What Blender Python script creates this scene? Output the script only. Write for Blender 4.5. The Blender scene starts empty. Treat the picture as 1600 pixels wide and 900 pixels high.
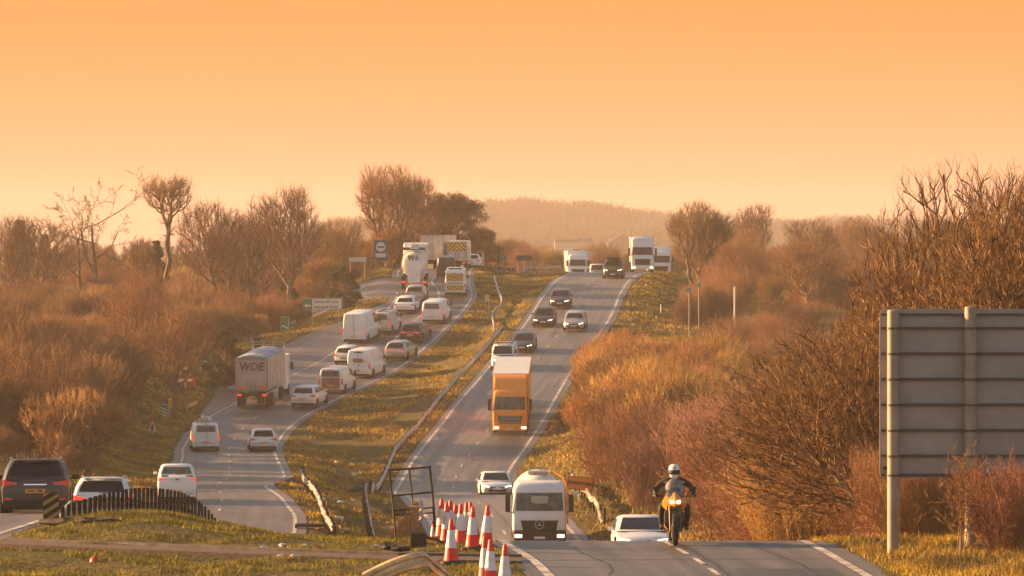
import bpy, bmesh, math, random
import numpy as np
from mathutils import Vector, Matrix, noise
R = math.radians
scene = bpy.context.scene
COL = scene.collection

# ---------------------------------------------------------------- camera, sky, sun, exposure
F = 7000.0                      # focal length in pixels of the 1600 px wide photograph
cam_d = bpy.data.cameras.new('camera'); cam = bpy.data.objects.new('camera', cam_d); COL.objects.link(cam)
cam.location = (0, 0, 0); cam.rotation_euler = (R(90), 0, 0)
cam_d.sensor_width = 36.0; cam_d.lens = 36.0 * F / 1600.0
cam_d.shift_y = -50.0 / 1600.0
cam_d.clip_start = 1.0; cam_d.clip_end = 20000
scene.camera = cam

SUN_EL, SUN_AZ = R(13), R(-72)      # azimuth measured from +Y towards +X
sdir = Vector((math.sin(SUN_AZ) * math.cos(SUN_EL), math.cos(SUN_AZ) * math.cos(SUN_EL), math.sin(SUN_EL)))
sl = bpy.data.lights.new('sun', 'SUN'); sun = bpy.data.objects.new('sun', sl); COL.objects.link(sun)
sl.energy = 5.0; sl.angle = R(0.6); sl.color = (1.0, 0.555, 0.235)
sun.rotation_euler = sdir.to_track_quat('Z', 'Y').to_euler(); sun.location = (-60, 60, 60)

w = bpy.data.worlds.new("World"); scene.world = w; w.use_nodes = True
nt = w.node_tree; nt.nodes.clear()
N = nt.nodes.new; L = nt.links.new
sky = N('ShaderNodeTexSky'); sky.sky_type = 'NISHITA'; sky.sun_disc = False
sky.sun_elevation = SUN_EL; sky.sun_rotation = SUN_AZ; sky.dust_density = 3.0; sky.air_density = 1.3; sky.altitude = 50
tc = N('ShaderNodeTexCoord'); sep = N('ShaderNodeSeparateXYZ'); L(tc.outputs['Generated'], sep.inputs[0])
mr = N('ShaderNodeMapRange'); mr.inputs['From Min'].default_value = 0.0; mr.inputs['From Max'].default_value = 0.30
L(sep.outputs['Z'], mr.inputs['Value'])
cr = N('ShaderNodeValToRGB')        # dusty winter air: the low sky is amber, paler right at the horizon
el = cr.color_ramp.elements
el[0].position = 0.0; el[0].color = (4.7, 2.35, 1.5, 1)
el[1].position = 1.0; el[1].color = (0.98, 0.94, 1.11, 1)
for p, c in ((0.05, (4.7, 2.12, 1.15, 1)), (0.11, (5.0, 2.06, .76, 1)), (0.2, (5.1, 1.76, .38, 1)), (0.5, (1.15, 0.90, 0.86, 1))):
    e = el.new(p); e.color = c
L(mr.outputs[0], cr.inputs[0])
fr = N('ShaderNodeValToRGB'); fr.color_ramp.elements[0].position = 0.3; fr.color_ramp.elements[0].color = (1, 1, 1, 1)
fr.color_ramp.elements[1].position = 1.0; fr.color_ramp.elements[1].color = (0, 0, 0, 1)
L(mr.outputs[0], fr.inputs[0])
mx = N('ShaderNodeMix'); mx.data_type = 'RGBA'; L(fr.outputs[0], mx.inputs['Factor']); L(sky.outputs[0], mx.inputs['A'])
my = N('ShaderNodeMapRange'); my.inputs['From Min'].default_value = -.35; my.inputs['From Max'].default_value = .25; L(sep.outputs['Y'], my.inputs['Value'])
m2 = N('ShaderNodeMix'); m2.data_type = 'RGBA'; m2.inputs['A'].default_value = (4.3, 3.75, 3.85, 1)      # pale mauve sky behind the camera, brightened as added fill for camera-facing sides
L(my.outputs[0], m2.inputs['Factor']); L(cr.outputs[0], m2.inputs['B']); L(m2.outputs['Result'], mx.inputs['B'])
bg = N('ShaderNodeBackground'); bg.inputs["Strength"].default_value = 0.055
L(mx.outputs['Result'], bg.inputs['Color'])
wo = N('ShaderNodeOutputWorld'); L(bg.outputs[0], wo.inputs['Surface'])

scene.view_settings.view_transform = 'Standard'; scene.view_settings.look = 'None'
scene.view_settings.exposure = 1.85; scene.view_settings.gamma = 1.0; scene.view_settings.use_curve_mapping = False
scene.render.engine = 'CYCLES'
cy = scene.cycles
cy.use_denoising = True; cy.denoiser = 'OPENIMAGEDENOISE'; cy.denoising_input_passes = 'RGB_ALBEDO_NORMAL'; cy.denoising_prefilter = 'ACCURATE'; cy.max_bounces = 5; cy.diffuse_bounces = 2; cy.glossy_bounces = 2; cy.transparent_max_bounces = 8
cy.volume_bounces = 1; cy.transmission_bounces = 2; cy.sample_clamp_indirect = 5.0
HAZE = 0.00018

# ---------------------------------------------------------------- materials
MATS = {}
def mat(name, col, rough=0.6, metal=0.0, var=0.0, scale=3.0, spec=0.5, bump=0.0, bscale=30.0, emit=None, col2=None, coat=0.0, rnd=0.0, detail=4.0):
    if name in MATS: return MATS[name]
    m = bpy.data.materials.new(name); m.use_nodes = True
    t = m.node_tree; b = t.nodes['Principled BSDF']
    b.inputs['Roughness'].default_value = rough; b.inputs['Metallic'].default_value = metal
    b.inputs['Specular IOR Level'].default_value = spec
    b.inputs['Base Color'].default_value = (*col, 1)
    if coat: b.inputs['Coat Weight'].default_value = coat; b.inputs['Coat Roughness'].default_value = 0.15
    if emit: b.inputs['Emission Color'].default_value = (*emit[0], 1); b.inputs['Emission Strength'].default_value = emit[1]
    if var or col2 or rnd:
        tcn = t.nodes.new('ShaderNodeTexCoord'); nz = t.nodes.new('ShaderNodeTexNoise'); nz.inputs['Scale'].default_value = scale
        nz.inputs['Detail'].default_value = detail
        t.links.new(tcn.outputs['Object'], nz.inputs['Vector'])
        rp = t.nodes.new('ShaderNodeValToRGB')
        c2 = col2 if col2 else tuple(c * (1 - var) for c in col)
        c1 = col if col2 else tuple(min(1, c * (1 + var)) for c in col)
        rp.color_ramp.elements[0].position = .35; rp.color_ramp.elements[0].color = (*c2, 1)
        rp.color_ramp.elements[1].position = .65; rp.color_ramp.elements[1].color = (*c1, 1)
        t.links.new(nz.outputs['Fac'], rp.inputs[0])
        out = rp.outputs[0]
        if rnd:
            oi = t.nodes.new('ShaderNodeObjectInfo'); hs = t.nodes.new('ShaderNodeHueSaturation')
            m1 = t.nodes.new('ShaderNodeMapRange'); m1.inputs['To Min'].default_value = 1 - rnd; m1.inputs['To Max'].default_value = 1 + rnd
            t.links.new(oi.outputs['Random'], m1.inputs['Value']); t.links.new(m1.outputs[0], hs.inputs['Value'])
            m2 = t.nodes.new('ShaderNodeMath'); m2.operation = 'MULTIPLY'; m2.inputs[1].default_value = 7.31
            m3 = t.nodes.new('ShaderNodeMath'); m3.operation = 'FRACT'
            t.links.new(oi.outputs['Random'], m2.inputs[0]); t.links.new(m2.outputs[0], m3.inputs[0])
            m4 = t.nodes.new('ShaderNodeMapRange'); m4.inputs['To Min'].default_value = .485; m4.inputs['To Max'].default_value = .515
            t.links.new(m3.outputs[0], m4.inputs['Value']); t.links.new(m4.outputs[0], hs.inputs['Hue'])
            t.links.new(out, hs.inputs['Color']); out = hs.outputs[0]
        t.links.new(out, b.inputs['Base Color'])
    if bump:
        tcn = t.nodes.new('ShaderNodeTexCoord'); nz = t.nodes.new('ShaderNodeTexNoise'); nz.inputs['Scale'].default_value = bscale; nz.inputs['Detail'].default_value = 6
        t.links.new(tcn.outputs['Object'], nz.inputs['Vector'])
        bp = t.nodes.new('ShaderNodeBump'); bp.inputs['Strength'].default_value = bump; bp.inputs['Distance'].default_value = .05
        t.links.new(nz.outputs['Fac'], bp.inputs['Height']); t.links.new(bp.outputs[0], b.inputs['Normal'])
    MATS[name] = m; return m

def asphalt(name, base, dark, tint):
    m = bpy.data.materials.new(name); m.use_nodes = True; t = m.node_tree; b = t.nodes['Principled BSDF']
    n = t.nodes.new; l = t.links.new
    g = n('ShaderNodeNewGeometry'); uv = n('ShaderNodeUVMap')
    big = n('ShaderNodeTexNoise'); big.inputs['Scale'].default_value = .18; big.inputs['Detail'].default_value = 5; l(g.outputs['Position'], big.inputs['Vector'])
    # streaks that run with the traffic
    mp = n('ShaderNodeMapping'); mp.inputs['Scale'].default_value = (10, .03, 1); l(uv.outputs[0], mp.inputs['Vector'])
    st = n('ShaderNodeTexNoise'); st.inputs['Scale'].default_value = 1.6; st.inputs['Detail'].default_value = 3; l(mp.outputs[0], st.inputs['Vector'])
    fine = n('ShaderNodeTexNoise'); fine.inputs['Scale'].default_value = 9; fine.inputs['Detail'].default_value = 6; l(g.outputs['Position'], fine.inputs['Vector'])
    # patches: voronoi cells stretched across the road
    mp2 = n('ShaderNodeMapping'); mp2.inputs['Scale'].default_value = (2.0, .045, 1); l(uv.outputs[0], mp2.inputs['Vector'])
    vo = n('ShaderNodeTexVoronoi'); vo.inputs['Scale'].default_value = 1.0; l(mp2.outputs[0], vo.inputs['Vector'])
    r1 = n('ShaderNodeValToRGB'); r1.color_ramp.elements[0].position = .35; r1.color_ramp.elements[1].position = .68
    r1.color_ramp.elements[0].color = (*dark, 1); r1.color_ramp.elements[1].color = (*base, 1); l(st.outputs['Fac'], r1.inputs[0])
    m1 = n('ShaderNodeMix'); m1.data_type = 'RGBA'; m1.inputs['Factor'].default_value = .35; l(r1.outputs[0], m1.inputs['A'])
    r2 = n('ShaderNodeValToRGB'); r2.color_ramp.elements[0].position = .4; r2.color_ramp.elements[1].position = .6
    r2.color_ramp.elements[0].color = (*dark, 1); r2.color_ramp.elements[1].color = (*tint, 1); l(big.outputs['Fac'], r2.inputs[0]); l(r2.outputs[0], m1.inputs['B'])
    hs = n('ShaderNodeHueSaturation'); mr_ = n('ShaderNodeMapRange'); mr_.inputs['To Min'].default_value = .75; mr_.inputs['To Max'].default_value = 1.25
    l(vo.outputs['Color'], mr_.inputs['Value']); l(mr_.outputs[0], hs.inputs['Value']); l(m1.outputs['Result'], hs.inputs['Color'])
    h2 = n('ShaderNodeHueSaturation'); mr2 = n('ShaderNodeMapRange'); mr2.inputs['From Min'].default_value = .3; mr2.inputs['From Max'].default_value = .7
    mr2.inputs['To Min'].default_value = .75; mr2.inputs['To Max'].default_value = 1.28
    l(fine.outputs['Fac'], mr2.inputs['Value']); l(mr2.outputs[0], h2.inputs['Value']); l(hs.outputs[0], h2.inputs['Color'])
    l(h2.outputs[0], b.inputs['Base Color'])
    b.inputs['Roughness'].default_value = .5; b.inputs['Specular IOR Level'].default_value = .5
    nz = n('ShaderNodeTexNoise'); nz.inputs['Scale'].default_value = 14; nz.inputs['Detail'].default_value = 8; l(g.outputs['Position'], nz.inputs['Vector'])
    bp = n('ShaderNodeBump'); bp.inputs['Strength'].default_value = .35; bp.inputs['Distance'].default_value = .02
    l(nz.outputs['Fac'], bp.inputs['Height']); l(bp.outputs[0], b.inputs['Normal'])
    MATS[name] = m; return m

def ground_mat(name, c1, c2, c3, s1=.25, s2=2.5, bump=.8):
    m = bpy.data.materials.new(name); m.use_nodes = True; t = m.node_tree; b = t.nodes['Principled BSDF']
    n = t.nodes.new; l = t.links.new
    g = n('ShaderNodeNewGeometry')
    a = n('ShaderNodeTexNoise'); a.inputs['Scale'].default_value = s1; a.inputs['Detail'].default_value = 6; l(g.outputs['Position'], a.inputs['Vector'])
    c = n('ShaderNodeTexNoise'); c.inputs['Scale'].default_value = s2; c.inputs['Detail'].default_value = 8; l(g.outputs['Position'], c.inputs['Vector'])
    r1 = n('ShaderNodeValToRGB'); r1.color_ramp.elements[0].position = .38; r1.color_ramp.elements[1].position = .62
    r1.color_ramp.elements[0].color = (*c1, 1); r1.color_ramp.elements[1].color = (*c2, 1); l(a.outputs['Fac'], r1.inputs[0])
    r2 = n('ShaderNodeValToRGB'); r2.color_ramp.elements[0].position = .5; r2.color_ramp.elements[1].position = .68
    r2.color_ramp.elements[0].color = (0, 0, 0, 1); r2.color_ramp.elements[1].color = (1, 1, 1, 1); l(c.outputs['Fac'], r2.inputs[0])
    m1 = n('ShaderNodeMix'); m1.data_type = 'RGBA'; l(r2.outputs[0], m1.inputs['Factor']); l(r1.outputs[0], m1.inputs['A']); m1.inputs['B'].default_value = (*c3, 1)
    l(m1.outputs['Result'], b.inputs['Base Color']); b.inputs['Roughness'].default_value = .95; b.inputs['Specular IOR Level'].default_value = .1
    nz = n('ShaderNodeTexNoise'); nz.inputs['Scale'].default_value = 7; nz.inputs['Detail'].default_value = 8; l(g.outputs['Position'], nz.inputs['Vector'])
    bp = n('ShaderNodeBump'); bp.inputs['Strength'].default_value = bump; bp.inputs['Distance'].default_value = .12
    l(nz.outputs['Fac'], bp.inputs['Height']); l(bp.outputs[0], b.inputs['Normal'])
    MATS[name] = m; return m

# ---------------------------------------------------------------- mesh helpers
class MB:
    """collects shapes and links them as ONE mesh object"""
    def __init__(s): s.v = []; s.f = []; s.m = []; s.mats = []
    def mi(s, m):
        if m is None: return 0
        if m not in s.mats: s.mats.append(m)
        return s.mats.index(m)
    def add(s, vs, fs, m=None):
        o = len(s.v); s.v += [tuple(v) for v in vs]; k = s.mi(m)
        for f in fs: s.f.append([i + o for i in f]); s.m.append(k)
    def box(s, c, d, m=None, rot=None, taper=1.0):
        x, y, z = d[0] / 2, d[1] / 2, d[2] / 2
        vs = [Vector((i * x, j * y, -z)) for i, j in ((-1, -1), (1, -1), (1, 1), (-1, 1))] + [Vector((i * x * taper, j * y * taper, z)) for i, j in ((-1, -1), (1, -1), (1, 1), (-1, 1))]
        if rot is not None: vs = [rot @ v for v in vs]
        s.add([v + Vector(c) for v in vs], [(3, 2, 1, 0), (4, 5, 6, 7), (0, 1, 5, 4), (1, 2, 6, 5), (2, 3, 7, 6), (3, 0, 4, 7)], m)
    def rbox(s, c, d, r=.05, m=None, axis='z', n=3):
        """box with rounded corners in plan (about z), or in front view (about y)"""
        hx, hy, hz = d[0] / 2, d[1] / 2, d[2] / 2
        a, b, h = (hx, hy, hz) if axis == 'z' else ((hx, hz, hy) if axis == 'y' else (hy, hz, hx))
        r = min(r, a * .95, b * .95); loop = []
        for q, (sx, sy) in enumerate(((1, 1), (-1, 1), (-1, -1), (1, -1))):
            for k in range(n + 1):
                t = math.pi / 2 * (q + k / n); loop.append((sx * (a - r) + r * math.cos(t), sy * (b - r) + r * math.sin(t)))
        s.prism(loop, -h, h, axis, m, c)
    def prism(s, loop, h0, h1, axis='y', m=None, c=(0, 0, 0)):
        def P(u, v, h):
            p = {'y': (u, h, v), 'z': (u, v, h), 'x': (h, u, v)}[axis]
            return (p[0] + c[0], p[1] + c[1], p[2] + c[2])
        n = len(loop)
        vs = [P(u, v, h0) for u, v in loop] + [P(u, v, h1) for u, v in loop]
        fs = [list(range(n)), list(range(2 * n - 1, n - 1, -1))] + [(i, i + n, (i + 1) % n + n, (i + 1) % n) for i in range(n)]
        s.add(vs, fs, m)
    def loft(s, rings, m=None, cap=True, closed=True):
        n = len(rings[0]); vs = [p for r in rings for p in r]; fs = []
        for k in range(len(rings) - 1):
            for i in range(n if closed else n - 1):
                j = (i + 1) % n; fs.append((k * n + i, k * n + j, (k + 1) * n + j, (k + 1) * n + i))
        if cap: fs += [list(range(n - 1, -1, -1)), [(len(rings) - 1) * n + i for i in range(n)]]
        s.add(vs, fs, m)
    def cyl(s, p0, p1, r0, r1=None, n=10, m=None, cap=True):
        r1 = r0 if r1 is None else r1; p0 = Vector(p0); p1 = Vector(p1); d = (p1 - p0).normalized()
        u = d.orthogonal().normalized(); v = d.cross(u)
        s.loft([[p + (u * math.cos(2 * math.pi * i / n) + v * math.sin(2 * math.pi * i / n)) * r for i in range(n)] for p, r in ((p0, r0), (p1, r1))], m, cap)
    def tube(s, pts, r, n=6, m=None):
        pts = [Vector(p) for p in pts]; rr = r if isinstance(r, (list, tuple)) else [r] * len(pts); rings = []; u = None
        for i, p in enumerate(pts):
            d = (pts[min(i + 1, len(pts) - 1)] - pts[max(i - 1, 0)]).normalized()
            u = d.orthogonal().normalized() if u is None else (u - d * u.dot(d)).normalized()
            v = d.cross(u); rings.append([p + (u * math.cos(2 * math.pi * k / n) + v * math.sin(2 * math.pi * k / n)) * rr[i] for k in range(n)])
        s.loft(rings, m)
    def lathe(s, prof, n=16, m=None, c=(0, 0, 0), ax='z'):
        def P(r, h, t):
            p = {'z': (r * math.cos(t), r * math.sin(t), h), 'x': (h, r * math.cos(t), r * math.sin(t)), 'y': (r * math.cos(t), h, r * math.sin(t))}[ax]
            return (p[0] + c[0], p[1] + c[1], p[2] + c[2])
        s.loft([[P(r, h, 2 * math.pi * i / n) for i in range(n)] for r, h in prof], m)
    def quad(s, a, b, c, d, m=None): s.add([a, b, c, d], [(0, 1, 2, 3)], m)
    def slab(s, a, b, c, d, t, m=None):
        """four-cornered plate of thickness t pushed out along its normal"""
        a, b, c, d = map(Vector, (a, b, c, d)); n = (b - a).cross(d - a).normalized() * t
        s.add([a, b, c, d, a + n, b + n, c + n, d + n], [(3, 2, 1, 0), (4, 5, 6, 7), (0, 1, 5, 4), (1, 2, 6, 5), (2, 3, 7, 6), (3, 0, 4, 7)], m)
    def build(s, name, m=None, parent=None, smooth=None, loc=None, label=None):
        me = bpy.data.meshes.new(name); me.from_pydata(s.v, [], s.f)
        mats = s.mats if s.mats else [m]
        for q in mats: me.materials.append(q)
        if len(mats) > 1: me.polygons.foreach_set('material_index', s.m)
        bm = bmesh.new(); bm.from_mesh(me); bmesh.ops.recalc_face_normals(bm, faces=bm.faces); bm.to_mesh(me); bm.free()
        if smooth:
            me.polygons.foreach_set('use_smooth', [True] * len(me.polygons)); me.set_sharp_from_angle(angle=R(smooth))
        me.update()
        o = bpy.data.objects.new(name, me); COL.objects.link(o)
        if parent is not None: o.parent = parent
        if loc is not None: o.location = loc
        if label: o['label'] = label
        return o

def tag(o, label, cat, group=None, kind=None):
    o['label'] = label; o['category'] = cat
    if group: o['group'] = group
    if kind: o['kind'] = kind
    return o
def thing(name, label, cat, loc=(0, 0, 0), rz=0.0, group=None):
    o = bpy.data.objects.new(name, None); o.empty_display_size = .3; COL.objects.link(o)
    o.location = loc; o.rotation_euler = (0, 0, rz); return tag(o, label, cat, group)
KIDS = {}
def copy_tree(o, loc=None, rz=None, label=None, group=None, scale=None):
    def rec(q, parent):
        c = q.copy(); COL.objects.link(c); c.parent = parent
        for ch in kids.get(q.name, []): rec(ch, c)
        return c
    kids = {}
    if o.name not in KIDS:
        for q in [o] + list(o.children_recursive): kids[q.name] = list(q.children)
        KIDS[o.name] = kids
    kids = KIDS[o.name]
    r = rec(o, None)
    if loc is not None: r.location = loc
    if rz is not None: r.rotation_euler = (0, 0, rz)
    if scale is not None: r.scale = scale if isinstance(scale, (tuple, list)) else (scale,) * 3
    if label: r['label'] = label
    if group: r['group'] = group
    return r
def text(s, size, m, parent, loc, rot=(R(90), 0, 0), name='lettering', ext=.006, align='CENTER', sx=1.0, shear=0.0, bold=0.0):
    cu = bpy.data.curves.new(name, 'FONT'); cu.body = s; cu.size = size; cu.extrude = ext; cu.align_x = align; cu.align_y = 'CENTER'
    cu.shear = shear; cu.offset = bold; cu.resolution_u = 3
    to = bpy.data.objects.new(name, cu); COL.objects.link(to)
    dg = bpy.context.evaluated_depsgraph_get(); me = bpy.data.meshes.new_from_object(to.evaluated_get(dg)); me.name = name
    bpy.data.objects.remove(to); me.materials.clear(); me.materials.append(m)
    o = bpy.data.objects.new(name, me); COL.objects.link(o); o.parent = parent; o.location = loc; o.rotation_euler = rot; o.scale = (sx, 1, 1)
    return o

# ---------------------------------------------------------------- the lie of the land
def pchip(xs, ys):
    xs = np.array(xs, float); ys = np.array(ys, float); h = np.diff(xs); d = np.diff(ys) / h
    m = np.zeros_like(xs); m[0] = d[0]; m[-1] = d[-1]
    for i in range(1, len(xs) - 1):
        if d[i - 1] * d[i] > 0:
            w1 = 2 * h[i] + h[i - 1]; w2 = h[i] + 2 * h[i - 1]; m[i] = (w1 + w2) / (w1 / d[i - 1] + w2 / d[i])
    def f(x):
        x = np.clip(np.asarray(x, float), xs[0], xs[-1]); i = np.clip(np.searchsorted(xs, x, 'right') - 1, 0, len(xs) - 2)
        t = (x - xs[i]) / h[i]
        return ((1 + 2 * t) * (1 - t) ** 2) * ys[i] + t * (1 - t) ** 2 * h[i] * m[i] + t * t * (3 - 2 * t) * ys[i + 1] + t * t * (t - 1) * h[i] * m[i + 1]
    return f
def tab(*p): return pchip([a for a, b in p], [b for a, b in p])
zL = tab((-50, -6.35), (60, -6.35), (100, -6.42), (111, -6.6), (122, -7.0), (137, -8.2), (150, -9.3), (165, -10.7), (190, -12.0), (206, -12.12), (225, -12.15), (250, -12.65), (270, -13.1), (300, -13.1), (320, -12.5), (340, -11.3), (350, -10.6), (365, -9.7), (385, -7.8), (400, -6.2), (410, -5.2), (425, -3.85), (436, -2.9), (455, -1.75), (470, -1.4), (500, -1.45), (575, -1.75), (700, -2.2), (900, -3), (1500, -3), (4000, -3))
zR = tab((-50, -6.35), (60, -6.35), (95, -6.35), (100, -6.4), (107, -6.88), (115, -7.6), (130, -8.9), (149, -10.0), (175, -12.1), (195, -13.1), (205, -13.25), (213, -13.0), (225, -12.7), (235, -12.6), (245, -13.15), (258, -14.0), (270, -14.2), (300, -13.4), (315, -12.7), (340, -10.6), (355, -9.2), (368, -8.0), (388, -6.4), (405, -4.9), (425, -3.5), (450, -2.3), (483, -1.75), (500, -1.85), (540, -2.6), (600, -3.2), (900, -3.5), (4000, -3.5))
LLx = tab((-50, -22), (60, -20.5), (122, -19.0), (165, -18.0), (218, -17.6), (240, -18.6), (265, -20.2), (292, -21.7), (305, -22.6), (320, -22.9), (330, -22.6), (342, -21.2), (363, -18.4), (378, -15.9), (392, -14.0), (411, -11.9), (424, -11.2), (441, -11.5), (460, -11.9), (500, -10.9), (600, -9.7), (700, -8.7), (900, -7), (4000, -7))
LRx = tab((-50, -13), (60, -12.4), (102, -11.75), (111, -11.6), (122, -11.6), (150, -11.25), (180, -9.8), (190, -9.2), (207, -9.8), (220, -10.9), (250, -13.4), (262, -13.2), (275, -13.9), (290, -15.0), (303, -15.8), (316, -16.0), (327, -15.6), (337, -14.4), (350, -12.35), (378, -8.1), (397, -5.8), (412, -4.3), (426, -3.6), (440, -4.0), (460, -4.1), (500, -3.2), (600, -2.0), (700, -1.0), (900, 1), (4000, 1))
RLx = tab((-50, 3.2), (60, 1.9), (92, .45), (100, -.25), (125, -1.0), (149, -1.5), (180, -2.4), (205, -3.4), (213, -3.8), (235, -5.6), (255, -6.9), (270, -7.1), (290, -6.8), (306, -6.25), (330, -4.6), (358, -1.95), (397, 1.36), (423, 3.0), (445, 4.3), (480, 6.5), (540, 7.3), (600, 7.6), (900, 9), (4000, 9))
RRx = tab((-50, 9.5), (60, 8.6), (90, 7.15), (100, 6.75), (149, 6.0), (180, 4.6), (205, 3.4), (235, 1.4), (260, .2), (282, -.15), (306, 1.0), (328, 2.6), (355, 4.8), (403, 9.2), (424, 10.4), (447, 11.9), (465, 13.2), (483, 15.0), (520, 17.5), (560, 19.6), (600, 20), (900, 21), (4000, 21))
zoL = tab((-50, -5.9), (60, -6.0), (110, -6.5), (150, -8.2), (200, -10.2), (240, -10.5), (300, -9.6), (350, -8.5), (400, -7.4), (450, -6.2), (600, -4.5), (900, -3), (4000, -3))
zoR = tab((-50, -5.8), (60, -5.85), (95, -6.05), (115, -7.3), (150, -9.6), (200, -11.8), (300, -11.6), (350, -9.5), (400, -5.9), (450, -3.6), (500, -2.8), (700, -3), (4000, -3))
def sst(t): t = np.clip(t, 0, 1); return t * t * (3 - 2 * t)
def wob(x, y): return (np.sin(x * 1.7 + y * .23) * np.cos(y * .9 - x * .6) + .6 * np.sin(x * 3.9 + 2 + y * .5) * np.sin(y * 2.1 + x))
def ridge(x, y): return 26.0 * np.exp(-((y - 2600) / 380) ** 2) * (0.86 + .14 * np.sin(x * .035 + 1.2)) * sst((x + 230) / 200) * (1 - .42 * sst((x - 70) / 60))
def gz(x, y):
    x = np.asarray(x, float); y = np.asarray(y, float)
    ll, lr, rl, rr = LLx(y), LRx(y), RLx(y), RRx(y); a, b = zL(y), zR(y)
    tm = sst((x - lr) / np.maximum(rl - lr, .5))
    med = a * (1 - tm) + b * tm
    e = np.clip(np.minimum(x - lr, rl - x), 0, 4)
    med = med - .28 * sst(e / 3.5) * sst((y - 130) / 40) + .06 * wob(x, y) * sst(e / 1.2)
    med = med + .42 * np.exp(-((x + 8.9) / 2.0) ** 2) * np.exp(-((y - 107) / 7) ** 2) * sst(e / .8)
    med = med + .38 * np.exp(-((x + 10.4) / 1.0) ** 2) * np.exp(-((y - 143) / 11) ** 2) * sst(e / .6)
    dl = np.clip(ll - x, 0, None); tl = sst((dl - 1.0) / 11)
    zl = a * (1 - tl) + zoL(y) * tl + .09 * wob(x, y) * sst(dl / 1.5)
    dr = np.clip(x - rr, 0, None); tr = sst((dr - .3) / 6)
    zr = b * (1 - tr) + zoR(y) * tr + .08 * wob(x, y) * sst(dr / 1.2)
    z = np.where(x < ll, zl, np.where(x <= lr, a, np.where(x < rl, med, np.where(x <= rr, b, zr))))
    return z + ridge(x, y)
def G(x, y): return float(gz(x, y))
def PX(px, d): return (px - 800.0) * d / F
def at(px, d, dz=0.0):
    x = PX(px, d); return Vector((x, d, G(x, d) + dz))
def heading(side, d):
    f, g = (LLx, LRx) if side == 'L' else (RLx, RRx)
    dx = ((f(d + 4) + g(d + 4)) - (f(d - 4) + g(d - 4))) / 2 / 8; return -math.atan(float(dx))
def pitch_of(side, d):
    z = zL if side == 'L' else zR
    return math.atan(float(z(d + 1.5) - z(d - 1.5)) / 3)
# ---------------------------------------------------------------- ground, roads, markings
M_grass = ground_mat('grass_ground', (.085, .078, .022), (.14, .105, .035), (.055, .033, .02))
M_asph_r = asphalt('asphalt_weathered', (.19, .168, .155), (.065, .060, .058), (.138, .120, .110))
M_asph_l = asphalt('asphalt_brown', (.170, .136, .118), (.070, .058, .056), (.135, .108, .090))
M_line = mat('road_paint', (.60, .56, .50), .6, var=.25, scale=1.3, detail=10, col2=(.26, .23, .21))
M_path = mat('footway_asphalt', (.085, .055, .045), .95, var=.25, scale=6, bump=.4)
M_kerb = mat('kerb_stone', (.12, .10, .09), .9, var=.3, scale=3)

ys = np.concatenate([np.arange(-40, 80, 8), np.arange(80, 130, .75), np.arange(130, 500, 2.0), np.arange(500, 900, 12), np.arange(900, 1600, 50), np.arange(1600, 3401, 40)])
outer = [0, .4, 1, 1.8, 2.8, 4, 5.5, 7.5, 10, 13, 17, 24, 35, 60, 100, 160, 240, 400, 700, 1300]
def rows(y):
    ll, lr, rl, rr = map(lambda f: f(y), (LLx, LRx, RLx, RRx)); c = []
    for o in outer[::-1]: c.append(ll - o)
    c += [ll + (lr - ll) * t for t in (.33, .66)]
    c += [lr + (rl - lr) * t for t in np.linspace(0, 1, 17)]
    c += [rl + (rr - rl) * t for t in (.33, .66)]
    for o in outer: c.append(rr + o)
    return c
X = np.array([rows(y) for y in ys]); Y = np.repeat(ys[:, None], X.shape[1], 1)
Z = gz(X, Y)
nc = X.shape[1]; no = len(outer)
road = np.zeros(nc, bool); road[no:no + 2] = True; road[no + 19:no + 21] = True
Z[:, road] -= .12
Z[:, [no - 1, no + 2, no + 18, no + 21]] -= .03
def grid_obj(name, X, Y, Z, m):
    r, c = X.shape; vs = np.stack([X.ravel(), Y.ravel(), Z.ravel()], 1)
    i = np.arange((r - 1) * c).reshape(r - 1, c)[:, :-1].ravel()
    fs = np.stack([i, i + 1, i + c + 1, i + c], 1)
    me = bpy.data.meshes.new(name); me.from_pydata(vs.tolist(), [], fs.tolist()); me.materials.append(m)
    me.polygons.foreach_set('use_smooth', [True] * len(me.polygons)); me.update()
    o = bpy.data.objects.new(name, me); COL.objects.link(o); return o, fs
g, _ = grid_obj('ground', X, Y, Z, M_grass); g['kind'] = 'structure'

def ribbon(name, y0, y1, fa, fb, dz, m, step=1.5, nu=3, zf=None, thick=0.0):
    yy = np.arange(y0, y1 + .01, step); a = fa(yy); b = fb(yy)
    T = np.linspace(0, 1, nu + 1); Xr = a[:, None] + (b - a)[:, None] * T[None]; Yr = np.repeat(yy[:, None], nu + 1, 1)
    Zr = (zf(Yr) if zf else gz(Xr, Yr)) + dz
    o, fs = grid_obj(name, Xr, Yr, Zr, m); me = o.data
    uv = me.uv_layers.new(name='UVMap'); uu = np.stack([np.repeat(T[None], len(yy), 0).ravel(), Yr.ravel()], 1)
    uv.data.foreach_set('uv', uu[fs.ravel()].ravel().astype(np.float32)); o['kind'] = 'structure'
    return o
rL = ribbon('northbound_road', 40, 900, lambda y: LLx(y) - .35, lambda y: LRx(y) + .3, 0, M_asph_l, 1.5, 4, zf=zL)
rR = ribbon('southbound_road', 40, 900, lambda y: RLx(y) - .35, lambda y: RRx(y) + .4, 0, M_asph_r, 1.5, 4, zf=zR)

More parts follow.
